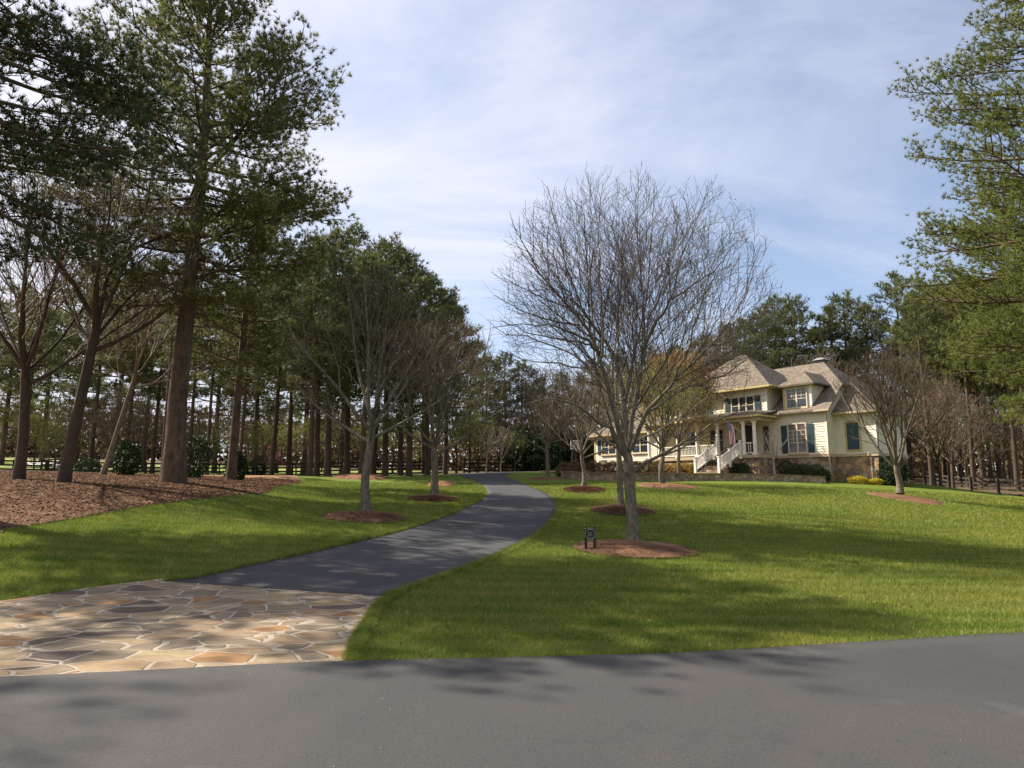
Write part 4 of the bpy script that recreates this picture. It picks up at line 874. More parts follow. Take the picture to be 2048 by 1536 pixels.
def window(u0, u1, z0, z1, n, cols=2, grid=(2, 3), upper=.5, transom=0., glass='glass', label=None, sash='sash', out=.07):
    """frame, muntins; pane, sill and head as sub-parts"""
    f = HB(); w = .09; zt = z1; n = n+.012
    f.hbox(u0-w, u0, n+.03, n+out, z0-w, z1+w); f.hbox(u1, u1+w, n+.03, n+out, z0-w, z1+w); f.hbox(u0, u1, n+.03, n+out, z1, z1+w); f.hbox(u0, u1, n+.03, n+out, z0-w, z0)
    cw = (u1-u0)/cols
    if transom: f.hbox(u0, u1, n+.032, n+out-.006, z1-transom-.05, z1-transom); zt = z1-transom-.05
    for c in range(cols):
        a, b = u0+c*cw, u0+(c+1)*cw
        if c: f.hbox(a-.055, a+.055, n+.034, n+out-.003, z0, z1)
        mid = z0+(zt-z0)*(1-upper)
        f.hbox(a+.056, b-.056, n+.034, n+.055, mid-.025, mid+.025)
        for k in range(1, grid[0]): x = a+(b-a)*k/grid[0]; f.hbox(x-.017, x+.017, n+.036, n+.05, mid+.026, zt)
        for k in range(1, grid[1]): z = mid+(zt-mid)*k/grid[1]; f.hbox(a+.056, b-.056, n+.0365, n+.0495, z-.015, z+.015)
    o = f.build('window', sash, house)
    if label: o['label'] = label
    HB().hbox(u0, u1, n+.029, n+.0335, z0, z1).build('pane', glass, o)
    HB().hbox(u0-w-.05, u1+w+.05, n+.03, n+out+.05, z0-w-.06, z0-w-.003).build('sill', 'tan_trim', o)
    return o
def shutter(u0, u1, z0, z1, n):
    n = n+.01; s = HB(); s.hbox(u0, u1, n+.032, n+.06, z0, z1)
    k = 5
    for i in range(k): a = u0+(u1-u0)*i/k; s.hbox(a+.008, a+(u1-u0)/k-.008, n+.0605, n+.07, z0+.01, z1-.01)
    for z in (z0+.22, z1-.22, (z0+z1)/2): s.hbox(u0+.01, u1-.01, n+.0705, n+.088, z-.055, z+.055)
    return s.build('shutter', 'shutter_blue', house)
WT = 3.75; FL = 3.95
RD_ = -1.1     # recess of the right wing
# stone base
b = HB()
b.hbox(0, 5.4, -1.9, -.02, 1.2, WT); b.build('stone_base', 'fieldstone', house)
b = HB(); b.hbox(-2.7, -.003, RD_-4.5, RD_-.02, 1.0, WT); b.build('stone_base', 'fieldstone', house)
b = HB(); b.hbox(3.75, 13.6, .6, 2.35, 2.0, WT-.0); b.build('stone_base', 'fieldstone', house)
b = HB(); b.hbox(13.7, 20.8, -.5, .97, 2.2, WT); b.build('stone_base', 'fieldstone', house)
b = HB(); b.hbox(20.85, 23.4, -5, -2.53, 2.2, WT); b.build('stone_base', 'fieldstone', house)
# water table trim
def each(name, m, *boxes):
    for q in boxes: b_ = HB(); b_.hbox(*q); b_.build(name, m, house)
each('water_table', 'tan_trim', (-.03, 5.3, -1.7, .05, WT, FL), (-2.75, -.031, RD_-4.5, RD_+.05, WT, FL), (13.65, 20.88, -.3, 1.05, WT, FL), (20.885, 23.4, -4.8, -2.45, WT, FL))
# wall cores (behind the boards) so that nothing is hollow
b = HB(); b.hbox(.0, 13.8, -9.5, -.005, FL, 6.95); b.hbox(-2.7, -.004, RD_-4.4, RD_-.005, FL, 6.65); b.hbox(13.81, 20.85, -6, .995, FL, 6.45); b.hbox(20.86, 23.4, -6, -2.505, FL, 6.2)
b.hbox(4.02, 7.6, -4, .495, 6.96, 8.92); b.hbox(7.601, 12.9, -4, .295, 6.96, 8.75); b.build('wall_core', 'siding_paint', house)
siding(0, 5.3, 0, FL, 7.0)
siding(.95, 2.98, 0.002, 7.0, 8.8)
siding(5.3, 13.7, 0, FL, 6.9)
siding(-2.7, -.01, RD_, FL, 6.68)
siding(RD_-4.4, RD_, -2.7, FL, 6.68, side=-1)
siding(RD_-.0, 0, 0.0, FL, 7.0, side=-1)
siding(13.7, 20.85, 1., FL, 6.35)
siding(20.86, 23.4, -2.5, FL, 6.2)
siding(4.02, 7.6, .5, 6.7, 8.92)
siding(-4., .5, 4.02, 6.8, 8.92, side=-1)
pk, pz = 10.25, 10.55
siding(0, 0, .3, 6.8, pz-.1, lo=lambda z: 7.62 if z < 8.7 else pk-(pz-z)*(pk-7.62)/(pz-8.7), hi=lambda z: 12.9 if z < 8.7 else pk+(pz-z)*(12.9-pk)/(pz-8.7))
# dormer cheek and the gable wall below the rake, both facing right
siding(-2.4, 0, .95, 7.3, 8.8, side=-1, lo=lambda z: .35-(z-7.0)/.77, hi=lambda z: 0.)
siding(-2.3, 0, 0.0, 7.0, 8.7, side=-1, lo=lambda z: -2.2, hi=lambda z: .35-(z-6.95)/.77)
# corner boards
for (u, n, z0, z1, mm) in ((-.0, 0, FL, 6.95, 'white_paint'), (-2.7, RD_, FL, 6.65, 'white_paint'), (20.85, 1., FL, 6.3, 'ochre_trim'), (13.75, 1., FL, 6.3, 'white_paint'), (4.02, .5, 6.75, 8.9, 'white_paint'), (7.55, .5, 6.75, 8.9, 'ochre_trim'), (.93, .0, 7.3, 8.8, 'white_paint'), (2.98, 0, 7.05, 8.8, 'ochre_trim'), (12.9, .3, 6.8, 8.7, 'white_paint'), (23.4, -2.5, FL, 6.2, 'ochre_trim')):
    b = HB(); sgn = 1 if u > 5 and u not in (13.75,) or u == 2.98 else -1
    b.hbox(u-.035 if sgn < 0 else u-.10, u+.10 if sgn < 0 else u+.035, n-.1, n+.045, z0, z1); b.build('corner_board', mm, house)
# roofs
SL = .77
def mz(n): return 7.0+SL*(.35-n)
b = HB()   # main roof, front slope with flared foot, back slope, right hip
b.solid([(-.45, .42, 6.93), (7.5, .42, 6.93), (7.5, .0, 7.22), (-.38, .0, 7.22)])
b.solid([(-.38, -.005, 7.222), (9.5, -.005, 7.222), (9.5, -5, 11.13), (2.4, -5, 11.13), (-.28, -2.1, 8.87)])
b.solid([(2.4, -5.005, 11.13), (9.5, -5.005, 11.13), (9.5, -10.2, 7.0), (-.3, -10.2, 7.0)])
b.solid([(-.29, -2.1, 8.865), (2.395, -5, 11.125), (-.31, -8.0, 8.87)])
b.solid([(9.505, -5, 11.1), (9.505, .2, 7.1), (14.8, .2, 7.1), (14.8, -5, 10.2)]); b.solid([(9.505, -5.005, 11.1), (14.8, -5.005, 10.2), (14.8, -10.2, 7.0), (9.505, -10.2, 7.0)])
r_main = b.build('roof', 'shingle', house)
b = HB(); b.hbox(.0, .02, -8, -2.2, 6.9, 8.72); b.build('gable_wall', 'siding_paint', house)
b = HB()   # right wing, hipped
e = .42; uR = -2.7-e; nF = RD_+e; rn = nF-3.85; rz = 6.72+.82*3.85
b.solid([(uR, nF, 6.72), (-.035, nF, 6.72), (-.035, rn, rz), (uR+3.85, rn, rz)][:3]+[(uR+3.85, rn, rz)] if False else [(uR, nF, 6.72), (-.035, nF, 6.72), (-.035, -2.2+.0, 6.72+.82*(nF+2.2)), (-.3, rn+.3, rz-.25), (uR+3.0, rn+.85, rz-.7)][:3]+[(-.035, rn+.77, rz-.63)])
b.solid([(uR, nF-.005, 6.72), (-.04, rn+.765, rz-.63), (-.04, rn-.6, rz-.63), (uR, RD_-5.0, 6.72)])
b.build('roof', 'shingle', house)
b = HB()   # hipped dormer
b.solid([(.55, .38, 8.86), (3.2, .38, 8.86), (3.2, -.2, 9.1), (2.0, -1.25, 9.95), (1.75, -1.25, 9.95)][:2]+[(3.2, -2.0, 8.88), (1.9, -2.9, 9.9), (1.85, -.95, 9.9)])
b.solid([(.545, .38, 8.86), (1.845, -.95, 9.9), (1.845, -3.45, 9.93), (.545, -2.05, 8.88)])
b.build('roof', 'shingle', house)
b = HB(); b.hbox(.62, 3.12, .06, .30, 8.74, 8.83); b.build('fascia', 'ochre_trim', house)
b = HB()   # tower hip
ap = (7.2, -2.2, 12.1); apl = (8.0, -2.2, 12.1); ez = 8.98
b.solid([(3.45, .98, ez), (11.9, .98, ez), apl, ap]); b.solid([(3.445, .98, ez), ap, (3.445, -5.6, ez)]); b.solid([ap, (7.995, -2.205, 12.1), (11.9, -5.6, ez), (3.45, -5.6, ez)]); b.solid([(11.905, .98, ez), (11.905, -5.6, ez), apl])
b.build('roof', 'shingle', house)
each('soffit', 'ochre_trim', (3.5, 7.85, .52, .94, 8.79, 8.87), (3.5, 3.98, -4.0, .515, 8.79, 8.87))
b = HB(); b.hbox(3.4, 8.0, .985, 1.08, 8.84, 8.97); b.build('gutter', 'ochre_trim', house)
b = HB(); b.hbox(3.3, 3.44, -4, .98, 8.84, 8.97); b.build('gutter', 'ochre_trim', house)
b = HB()   # gable on the left of the upper floor
b.solid([(pk, .62, pz+.12), (pk, -4, pz+.12), (7.2, -4, 8.45), (7.2, .62, 8.45)]); b.solid([(pk+.003, .62, pz+.12), (13.35, .62, 8.42), (13.35, -4, 8.42), (pk+.003, -4, pz+.12)])
b.build('roof', 'shingle', house)
b = HB()
b.hbeam((7.25, .66, 8.42), (pk, .66, pz+.04), .05, .2); b.hbeam((13.3, .66, 8.40), (pk, .66, pz+.04), .05, .2); b.build('rake_board', 'white_paint', house)
b = HB()   # porch roof, hipped
b.solid([(3.45, 2.62, 6.72), (13.9, 2.62, 6.72), (13.9, .52, 7.32), (5.0, .52, 7.32)]); b.solid([(3.445, 2.62, 6.72), (4.995, .52, 7.32), (3.445, .05, 7.2)]);
b.build('roof', 'shingle', house)
b = HB(); b.hbox(3.55, 13.8, 2.15, 2.45, 6.36, 6.6); b.hbox(3.75, 3.98, .06, 2.145, 6.36, 6.6); b.hbox(3.99, 13.8, .06, 2.14, 6.5, 6.585); b.build('porch_beam', 'tan_trim', house)
b = HB()   # left wing hip
b.solid([(13.3, 1.42, 6.33), (21.3, 1.42, 6.33), (17.9, -2.1, 8.95), (13.3, -2.1, 8.95)]); b.solid([(21.305, 1.42, 6.33), (21.305, -6.4, 6.33), (17.905, -2.1, 8.95)]); b.solid([(13.3, -2.105, 8.95), (17.9, -2.105, 8.95), (21.3, -6.4, 6.33), (13.3, -6.4, 6.33)])
b.build('roof', 'shingle', house)
b = HB(); b.solid([(20.9, -2.1, 6.2), (23.8, -2.1, 6.2), (23.8, -4.5, 7.9), (20.9, -4.5, 7.9)]); b.solid([(20.9, -4.505, 7.9), (23.8, -4.505, 7.9), (23.8, -7, 6.2), (20.9, -7, 6.2)]); b.build('roof', 'shingle', house)
# eave fascias
each('gutter', 'tan_trim', (-.44, .62, .43, .5, 6.80, 6.93), (3.15, 3.9, .43, .5, 6.80, 6.93))
b = HB(); b.hbox(uR, -.04, nF+.006, nF+.07, 6.60, 6.72); b.hbox(uR-.07, uR-.006, RD_-5, nF+.005, 6.60, 6.72); b.build('gutter', 'tan_trim', house)
each('soffit', 'tan_trim', (-.42, .60, .05, .42, 6.76, 6.80), (3.1, 3.9, .05, .42, 6.76, 6.8), (uR+.02, -.05, RD_+.05, nF, 6.55, 6.6), (uR+.02, -2.75, RD_-4.9, RD_+.045, 6.55, 6.6))
b = HB(); b.hbox(13.3, 21.3, 1.43, 1.5, 6.2, 6.33); b.hbox(13.35, 21.25, 1.05, 1.42, 6.17, 6.2); b.build('gutter', 'ochre_trim', house)
b = HB(); b.hbox(3.45, 13.9, 2.63, 2.7, 6.6, 6.73); b.hbox(3.37, 3.44, .1, 2.62, 6.6, 6.73); b.build('gutter', 'ochre_trim', house)
# downspout at the corner
b = MB(); b.tube([hl(-.09, .10, 6.8), hl(-.09, .1, 5.5), hl(-.09, .1, 2.9), hl(-.09, .22, 2.3)], [.045]*4, 8); b.build('downspout', 'downspout', house)
# chimney
b = HB(); b.hbox(3.3, 3.9, -7.4, -6.7, 8., 11.5); c = b.build('chimney', 'fieldstone', r_main)
b = HB(); b.hbox(3.2, 4.0, -7.5, -6.6, 11.5, 11.56); b.hbox(3.35, 3.85, -7.35, -6.75, 11.561, 11.66)
b.add([hl(3.1, -7.6, 11.66), hl(4.1, -7.6, 11.66), hl(4.1, -6.5, 11.66), hl(3.1, -6.5, 11.66), hl(3.4, -7.3, 11.86), hl(3.8, -7.3, 11.86), hl(3.8, -6.8, 11.86), hl(3.4, -6.8, 11.86)], [(0, 1, 2, 3), (4, 7, 6, 5), (0, 4, 5, 1), (1, 5, 6, 2), (2, 6, 7, 3), (3, 7, 4, 0)])
b.build('chimney_cap', 'grey_roof', r_main)
# windows and shutters
window(1.5, 2.72, 4.12, 6.08, 0, transom=.42, glass='warm_glass', upper=.55)
shutter(.92, 1.36, 4.08, 6.05, 0); shutter(2.86, 3.3, 4.08, 6.05, 0)
window(1.28, 2.68, 7.28, 8.56, 0.02, upper=.55)
o = shutter(-1.62, -.82, 4.2, 6.0, RD_); o['label'] = 'closed blue board shutters on the right wing'
b = HB(); b.hbox(-1.74, -.70, RD_+.03, RD_+.09, 4.1, 4.195); b.hbox(-1.74, -.70, RD_+.03, RD_+.09, 6.005, 6.12); b.hbox(-.815, -.70, RD_+.0305, RD_+.09, 4.196, 6.0); b.hbox(-1.74, -1.625, RD_+.0305, RD_+.09, 4.196, 6.0); b.build('trim', 'ochre_trim', house)
window(5.05, 6.85, 7.12, 8.32, .5, cols=3, grid=(1, 1))
shutter(4.48, 4.92, 7.1, 8.35, .5); shutter(6.98, 7.42, 7.1, 8.35, .5)
window(9.3, 11.1, 7.2, 8.5, .3, cols=2, grid=(2, 2)); shutter(8.75, 9.18, 7.2, 8.5, .3); shutter(11.22, 11.65, 7.2, 8.5, .3)
window(18.3, 19.9, 4.65, 5.85, 1., cols=2, grid=(2, 2)); shutter(20.02, 20.42, 4.6, 5.9, 1.); shutter(17.78, 18.18, 4.6, 5.9, 1.)
window(14.7, 16.3, 4.65, 5.85, 1., cols=2, grid=(2, 2))
window(8.1, 9.2, 4.5, 6.1, 0, cols=1, grid=(2, 2)); window(10.3, 11.4, 4.5, 6.1, 0, cols=1, grid=(2, 2)); window(4.25, 4.7, 4.3, 6.1, 0, cols=1, grid=(1, 1), glass='dark_door')
# gable ornament: arched cornice board over the left gable window
b = HB(); b.hbox(9.2, 11.2, .345, .38, 8.64, 8.74); b.build('cornice', 'white_paint', house)
# door
b = HB(); b.hbox(5.35, 6.4, .035, .07, FL, 6.25); d = b.build('door', 'dark_door', house)
b = HB(); b.hbox(5.2, 5.345, .036, .10, FL, 6.4); b.hbox(6.405, 6.55, .036, .10, FL, 6.4); b.hbox(5.346, 6.404, .036, .10, 6.26, 6.4); b.build('door_frame', 'tan_trim', d)
b = HB(); b.hbox(5.42, 5.46, .071, .13, 4.95, 5.1); b.build('handle', 'metal', d)
# porch floor, columns, rails
b = HB(); b.hbox(3.7, 13.75, .06, 2.45, WT+.005, FL+.03); b.build('porch_floor', 'tan_trim', house)
def column(u, n, zt=6.36):
    x, y, _ = hl(u, n, 0); zb = FL+.03-Z0; b = MB(); w = .17
    b.box(x-w, x+w, y-w, y+w, zb, zb+.12)
    b.lathe(x, y, [(.15, zb+.12), (.16, zb+.16), (.135, zb+.2), (.135, zb+1.0), (.118, zt-Z0-.22), (.15, zt-Z0-.16), (.15, zt-Z0-.1)], 14)
    b.box(x-w, x+w, y-w, y+w, zt-Z0-.1, zt-Z0-.003); return b.build('column', 'white_paint', house)
for u in (4.08, 4.95, 7.1, 8.9, 10.7, 12.5, 13.55): column(u, 2.2)
def rail(u0, u1, n):
    b = HB(); z = FL+.03; b.hbox(u0, u1, n-.04, n+.04, z+.80, z+.87); b.hbox(u0, u1, n-.03, n+.03, z+.10, z+.16)
    k = int((u1-u0)/.13)
    for i in range(1, k): x = u0+(u1-u0)*i/k; b.hbox(x-.018, x+.018, n-.018, n+.018, z+.161, z+.799)
    return b.build('railing', 'white_paint', house)
rail(4.26, 4.77, 2.2); rail(7.28, 8.72, 2.2); rail(9.08, 10.52, 2.2); rail(10.88, 12.32, 2.2); rail(12.68, 13.37, 2.2)
# front steps with stone treads
steps = HB(); ns = 8; rise = (FL-2.72)/ns; run = .34; n0 = 2.46
for i in range(ns):
    zt = FL+.0-rise*(i+1)+.03; steps.hbox(5.15, 6.95, n0+run*i, n0+run*(i+1)-.002*(i % 2), 2.3, zt)
steps.build('steps', 'fieldstone', house)
for uu in (5.08, 7.02):
    b = HB(); zt0 = FL+.95; zt1 = 2.72+.97; n1 = n0+run*ns
    for t in (0, .5, 1):
        nn = n0+.02+(n1-n0-.1)*t; zb = FL-(FL-2.72)*t-.25; b.hbox(uu-.075, uu+.075, nn-.075, nn+.075, zb, FL+1.02-(FL-2.72)*t); b.hbox(uu-.1, uu+.1, nn-.1, nn+.1, FL+1.021-(FL-2.72)*t, FL+1.08-(FL-2.72)*t)
    b.hbeam((uu, n0+.1, zt0-.06), (uu, n1-.15, zt1-.02), .09, .075); b.hbeam((uu, n0+.1, FL+.13), (uu, n1-.15, 2.72+.2), .07, .07)
    for i in range(1, 24):
        t = i/24
        if abs(t-.5) < .03: continue
        nn = n0+.1+(n1-n0-.25)*t; zb = FL+.15-(FL-2.72-.07)*t; b.hbox(uu-.017, uu+.017, nn-.017, nn+.017, zb, zb+.7)
    b.build('stair_rail', 'white_paint', house)
# wall lantern and plaque
b = MB(); x, y, z = hl(7.0, .2, 5.75); b.lathe(x, y, [(.03, z-.22), (.09, z-.15), (.11, z+.12), (.14, z+.14), (.02, z+.27)], 6); b.box(x-.015, x+.015, y, y+.17, z+.2, z+.23); b.build('wall_lantern', 'black_paint', house)
b = HB(); b.hbox(6.66, 6.96, .03, .055, 5.08, 5.24); b.build('plaque', 'black_paint', house)
# rocking chair on the porch
p = HW(6.95, .8, FL+.03); ch = empty('rocking_chair', p, HROT+rad(180)); tag(ch, 'black rocking chair on the porch left of the front door', 'chair')
b = MB(); b.box(-.27, .27, -.25, .25, .40, .44); b.build('seat', 'black_paint', ch)
b = MB()
for i in range(7): x = -.24+.08*i; b.beam((x, -.24, .45), (x, -.42, 1.12), .035, .015)
b.beam((-.28, -.42, 1.12), (.28, -.42, 1.12), .03, .09); b.build('backrest', 'black_paint', ch)
for s in (-1, 1):
    b = MB(); b.beam((s*.27, .24, .05), (s*.27, .22, .66), .035, .035); b.beam((s*.27, -.25, .05), (s*.27, -.25, .66), .035, .035); b.build('leg', 'black_paint', ch)
    b = MB(); b.beam((s*.28, -.3, .68), (s*.28, .28, .68), .07, .025); b.build('armrest', 'black_paint', ch)
    b = MB(); q = [(s*.27, yy, .02+.25*yy*yy) for yy in np.linspace(-.55, .45, 9)]; b.tube(q, [.02]*9, 6); b.build('rocker', 'black_paint', ch)
# flag on a pole fixed to the column
p = HW(4.95, 2.4, 5.55); fl = empty('flag', p, HROT); tag(fl, 'striped red and white flag with blue canton hanging limp by the steps', 'flag')
b = MB(); b.tube([(0, 0, 0), (-.35, -.45, .45), (-.78, -.9, .9)], [.014]*3, 8); b.lathe(-.78, -.9, [(.012, .9), (.04, .93), (.035, .97), (.01, 1.)], 8); b.build('pole', 'white_paint', fl)
def flagmat():
    m = bpy.data.materials.new('flag_cloth'); m.use_nodes = True; t = m.node_tree; p_ = t.nodes['Principled BSDF']; p_.inputs['Roughness'].default_value = .9
    uv = nd(t, 'ShaderNodeUVMap'); sp = nd(t, 'ShaderNodeSeparateXYZ'); lk(t, uv.outputs[0], sp.inputs[0])
    st = mth(t, 'LESS_THAN', mth(t, 'FRACT', mth(t, 'MULTIPLY', sp.outputs[0], 6.5)), .5)
    mx = nd(t, 'ShaderNodeMix', data_type='RGBA'); lk(t, st, mx.inputs[0]); mx.inputs[6].default_value = (.8, .78, .76, 1); mx.inputs[7].default_value = (.5, .05, .06, 1)
    can = mth(t, 'MULTIPLY', mth(t, 'GREATER_THAN', sp.outputs[0], 6/13), mth(t, 'GREATER_THAN', sp.outputs[1], .6))
    vo = nd(t, 'ShaderNodeTexVoronoi', i_Scale=14.); vo.inputs['Randomness'].default_value = 0; lk(t, uv.outputs[0], vo.inputs['Vector'])
    m2 = nd(t, 'ShaderNodeMix', data_type='RGBA'); lk(t, mth(t, 'LESS_THAN', vo.outputs['Distance'], .25), m2.inputs[0]); m2.inputs[6].default_value = (.03, .04, .2, 1); m2.inputs[7].default_value = (.8, .8, .8, 1)
    m3 = nd(t, 'ShaderNodeMix', data_type='RGBA'); lk(t, can, m3.inputs[0]); lk(t, mx.outputs[2], m3.inputs[6]); lk(t, m2.outputs[2], m3.inputs[7]); lk(t, m3.outputs[2], p_.inputs['Base Color'])
    MATS['flag_cloth'] = m
flagmat()
nu, nv = 40, 14; V = []; UV = []
for j in range(nv):
    for i in range(nu):
        s_, t_ = i/(nu-1), j/(nv-1)   # s across hoist (13 stripes), t down the fly
        wd = .52-.12*t_; xx = -.36-.27*s_+.04*t_; fold = math.sin(s_*17+t_*1.3)*.07*(.4+.6*t_)
        V.append((xx*.8-.08, -.33-.5*s_*.9*(1-.25*t_)+fold, .37+.5*s_*(1-t_*.85)-1.22*t_-.10*math.sin(s_*3)*t_)); UV.append((s_, 1-t_))
F = [(j*nu+i, j*nu+i+1, (j+1)*nu+i+1, (j+1)*nu+i) for j in range(nv-1) for i in range(nu-1)]
o = fast_mesh('cloth', V, F, 'flag_cloth', fl, True); ul = o.data.uv_layers.new(name='UVMap')
for lp in o.data.loops: ul.data[lp.index].uv = UV[lp.vertex_index]

# retaining wall in front of the house
wp = [G(*q) for q in ((1130, 955), (1142, 958), (1180, 960), (1240, 961.5), (1300, 962), (1380, 962), (1460, 962), (1540, 963), (1600, 965), (1652, 967.5))]
wp = resample([(p[0], p[1]) for p in wp], 120); n_w = len(wp)
dv = np.gradient(wp, axis=0); dv /= np.linalg.norm(dv, axis=1, keepdims=True); nr = np.stack([-dv[:, 1], dv[:, 0]], 1); nr *= np.sign(nr[:, 1])[:, None]
tz = H(wp[:, 0], wp[:, 1])
topz = np.interp(np.linspace(0, 1, n_w), [0, .04, .5, .8, 1], [.30, .42, .44, .42, .40])+tz
def wallmesh(name, z0, z1, o0, o1, m, parent):
    A_ = wp+nr*o0; B_ = wp+nr*o1; V = np.concatenate([np.c_[A_, z0], np.c_[A_, z1], np.c_[B_, z1], np.c_[B_, z0]]); k = n_w; F = []
    for i in range(k-1):
        for a0, a1 in ((0, 1), (1, 2), (2, 3)): F.append((a0*k+i, a1*k+i, a1*k+i+1, a0*k+i+1))
    F += [(0, k, 2*k, 3*k), (k-1, 4*k-1, 3*k-1, 2*k-1)]
    V = V-np.array([wp[0][0], wp[0][1], tz[0]])
    return fast_mesh(name, V, F, m, parent)
rw = empty('stone_wall', (wp[0][0], wp[0][1], tz[0])); tag(rw, 'long low fieldstone retaining wall across the front of the house', 'garden wall')
wallmesh('masonry', tz-.2, topz, 0, .38, 'wall_stone', rw); wallmesh('cap', topz+.002, topz+.06, -.05, .43, mat('cap_stone', (.24, .16, .11), .85, .2, var=.3, vscale=4), rw)
# planting terrace behind the wall: straw covered ground from the wall to the house
inner = wp+nr*.37
hf = resample([tuple(HW(u, n)[:2]) for u, n in ((27, 2.5), (23, 1.2), (18, 1.3), (14, 2.2), (10, 2.5), (6, 2.3), (3, .3), (.2, .2))], n_w)
nc = 14; t = np.linspace(0, 1, nc)[None, :, None]; XY = inner[:, None]*(1-t)+hf[:, None]*t
gz = H(XY[..., 0], XY[..., 1]); ze = np.maximum(gz+.04, 0); zin = (topz-.06)[:, None]; blend = np.clip(1-t[..., 0]*1.6, 0, 1)
Zt = np.maximum(gz+.05, zin*blend+(gz+.06)*(1-blend))
ter_x, ter_z = XY, Zt
V = np.concatenate([XY, Zt[..., None]], 2).reshape(-1, 3); ii = (np.arange(n_w-1)[:, None]*nc+np.arange(nc-1)[None, :]).ravel()
ter = fast_mesh('planting_bed', V, np.stack([ii, ii+1, ii+nc+1, ii+nc], 1), 'pine_straw', smooth=True); tag(ter, 'pine straw planting bed between stone wall and house', kind='structure')
def TZ(x, y):
    d = (ter_x[..., 0]-x)**2+(ter_x[..., 1]-y)**2; i = np.unravel_index(np.argmin(d), d.shape); return float(ter_z[i]) if d[i] < 1.5 else float(H(x, y))
# shrubs in front of the house
def hshrub(u, n, r, h, m, label, group, cat='shrub', nl=1500, size=.09, seed=0):
    p = HW(u, n); p[2] = TZ(p[0], p[1])-.04; return shrub('shrub', p, r, r, h, nl, size, m, label, cat, group, seed=100+seed)
def pshrub(px, Y, r, h, m, label, group, cat='shrub', nl=1500, size=.09, seed=0, ry=None):
    p = P(px, Y); p[2] = TZ(p[0], p[1])-.04; return shrub('shrub', p, r, ry or r, h, nl, size, m, label, cat, group, seed=100+seed)
for i, (px, Y) in enumerate(((1126, 55), (1145, 58), (1160, 54.5), (1184, 56), (1204, 57), (1222, 55), (1246, 56), (1268, 54), (1290, 54.5), (1310, 53))):
    pshrub(px, Y, .55, .95, 'russet_leaf', 'rounded russet-topped shrub, %s from the left in the clipped row' % ordn[i], 'clipped russet shrubs above the stone wall', seed=i, nl=1600, size=.08)
for i, (px, Y) in enumerate(((1328, 52.5), (1346, 52), (1364, 52), (1381, 51.5))):
    pshrub(px, Y, .5, .72, 'gold_leaf', 'golden low shrub, %s from the left near the porch' % ordn[i], 'golden shrubs by the porch', seed=20+i, nl=1500, size=.08)
for i, (px, Y) in enumerate(((1398, 49.5), (1417, 49), (1436, 48.5), (1455, 48), (1474, 47.5))):
    pshrub(px, Y, .62, .95, 'evergreen', 'dark glossy hedge shrub, %s from the left before the steps' % ordn[i], 'dark hedge before the front steps', seed=30+i, nl=1500, size=.10)
pshrub(1496, 48.6, .68, 1.15, 'boxwood', 'round clipped boxwood at the foot of the porch pier', None, seed=41, nl=3000, size=.07)
for i, (px, Y, r, h) in enumerate(((1524, 49.0, .4, .9), (1561, 47.8, .55, 1.2), (1580, 47, .6, 1.0), (1597, 46.6, .62, 1.1), (1618, 46.0, .6, 1.1), (1634, 45.7, .45, .8))):
    pshrub(px, Y, r, h, 'boxwood', 'loose green shrub, %s from the left under the shuttered window' % ordn[i], 'foundation shrubs under the shuttered window', seed=50+i, nl=1300, size=.10)
for i, (px, Y, r, h) in enumerate(((1701, 44.6, .62, .52), (1734, 44.4, .5, .42))):
    pshrub(px, Y, r, h, 'yellow_leaf', ['larger bright yellow low shrub at the stone base', 'smaller bright yellow low shrub next to the holly'][i], 'yellow shrubs at the right wing', seed=60+i, nl=2200, size=.07, ry=.4)
pshrub(1771, 44.4, .9, 1.95, 'evergreen', 'tall clipped dark holly bush at the right corner of the house', None, seed=70, nl=7000, size=.10)
for i, (px, Y, r) in enumerate(((1122, 50.5, .55), (1136, 51.5, .4))):
    pshrub(px, Y, r, .6, 'russet_leaf', ['low spreading shrub at the left end of the stone wall', 'smaller spreading shrub behind the wall end'][i], None, seed=75+i, nl=700, size=.10)
# crape myrtles
def myrtle(p, h, R, label, seed, n=8, fork=1.2, tw=2.):
    return bare_tree('crape_myrtle', p, label, None, seed, h, R, fork, .085, nl=n, dens=(0, 1.4, 1.6, 2, 2), maxl=3, bark='twig_pale', twig='twig_pale', category='small tree', tw=tw, low=.95)
p = P(1539, 46.2); p[2] = TZ(p[0], p[1]); myrtle(p, 3.3, 1.1, 'small pale-barked vase-shaped tree in front of the porch corner', 63, 9, 1.3)
myrtle(P(974, 70), 4.6, 2., 'pale slim bare tree left of the pair by the far fence', 64, fork=1.6)
myrtle(P(1002, 71), 4.8, 2., 'pale slim bare tree right of the pair by the far fence', 65, fork=1.6)
# basketball hoop
p = P(1150, 69); bh = empty('basketball_hoop', p, rad(25)); tag(bh, 'basketball hoop with white-edged backboard beside the garage', 'basketball hoop')
b = MB(); b.beam((0, .9, 0), (0, .7, 1.9), .12, .12); b.beam((0, .7, 1.9), (0, .06, 2.55), .1, .1); b.box(-.4, .4, .5, 1.3, 0, .2); b.build('pole', 'black_paint', bh)
b = MB(); b.box(-.6, .6, 0, .03, 2.2, 3.05); b.build('backboard', mat('clear_board', (.16, .17, .17), .2, .5), bh)
b = MB()
for q in ((-.62, -.56, 2.18, 3.07), (.56, .62, 2.18, 3.07), (-.56, .56, 2.18, 2.24), (-.56, .56, 3.01, 3.07), (-.25, .25, 2.42, 2.46), (-.25, .25, 2.78, 2.82), (-.25, -.21, 2.46, 2.78), (.21, .25, 2.46, 2.78)): b.box(q[0], q[1], -.02, -.002, q[2], q[3])
b.build('border', 'white_paint', bh)
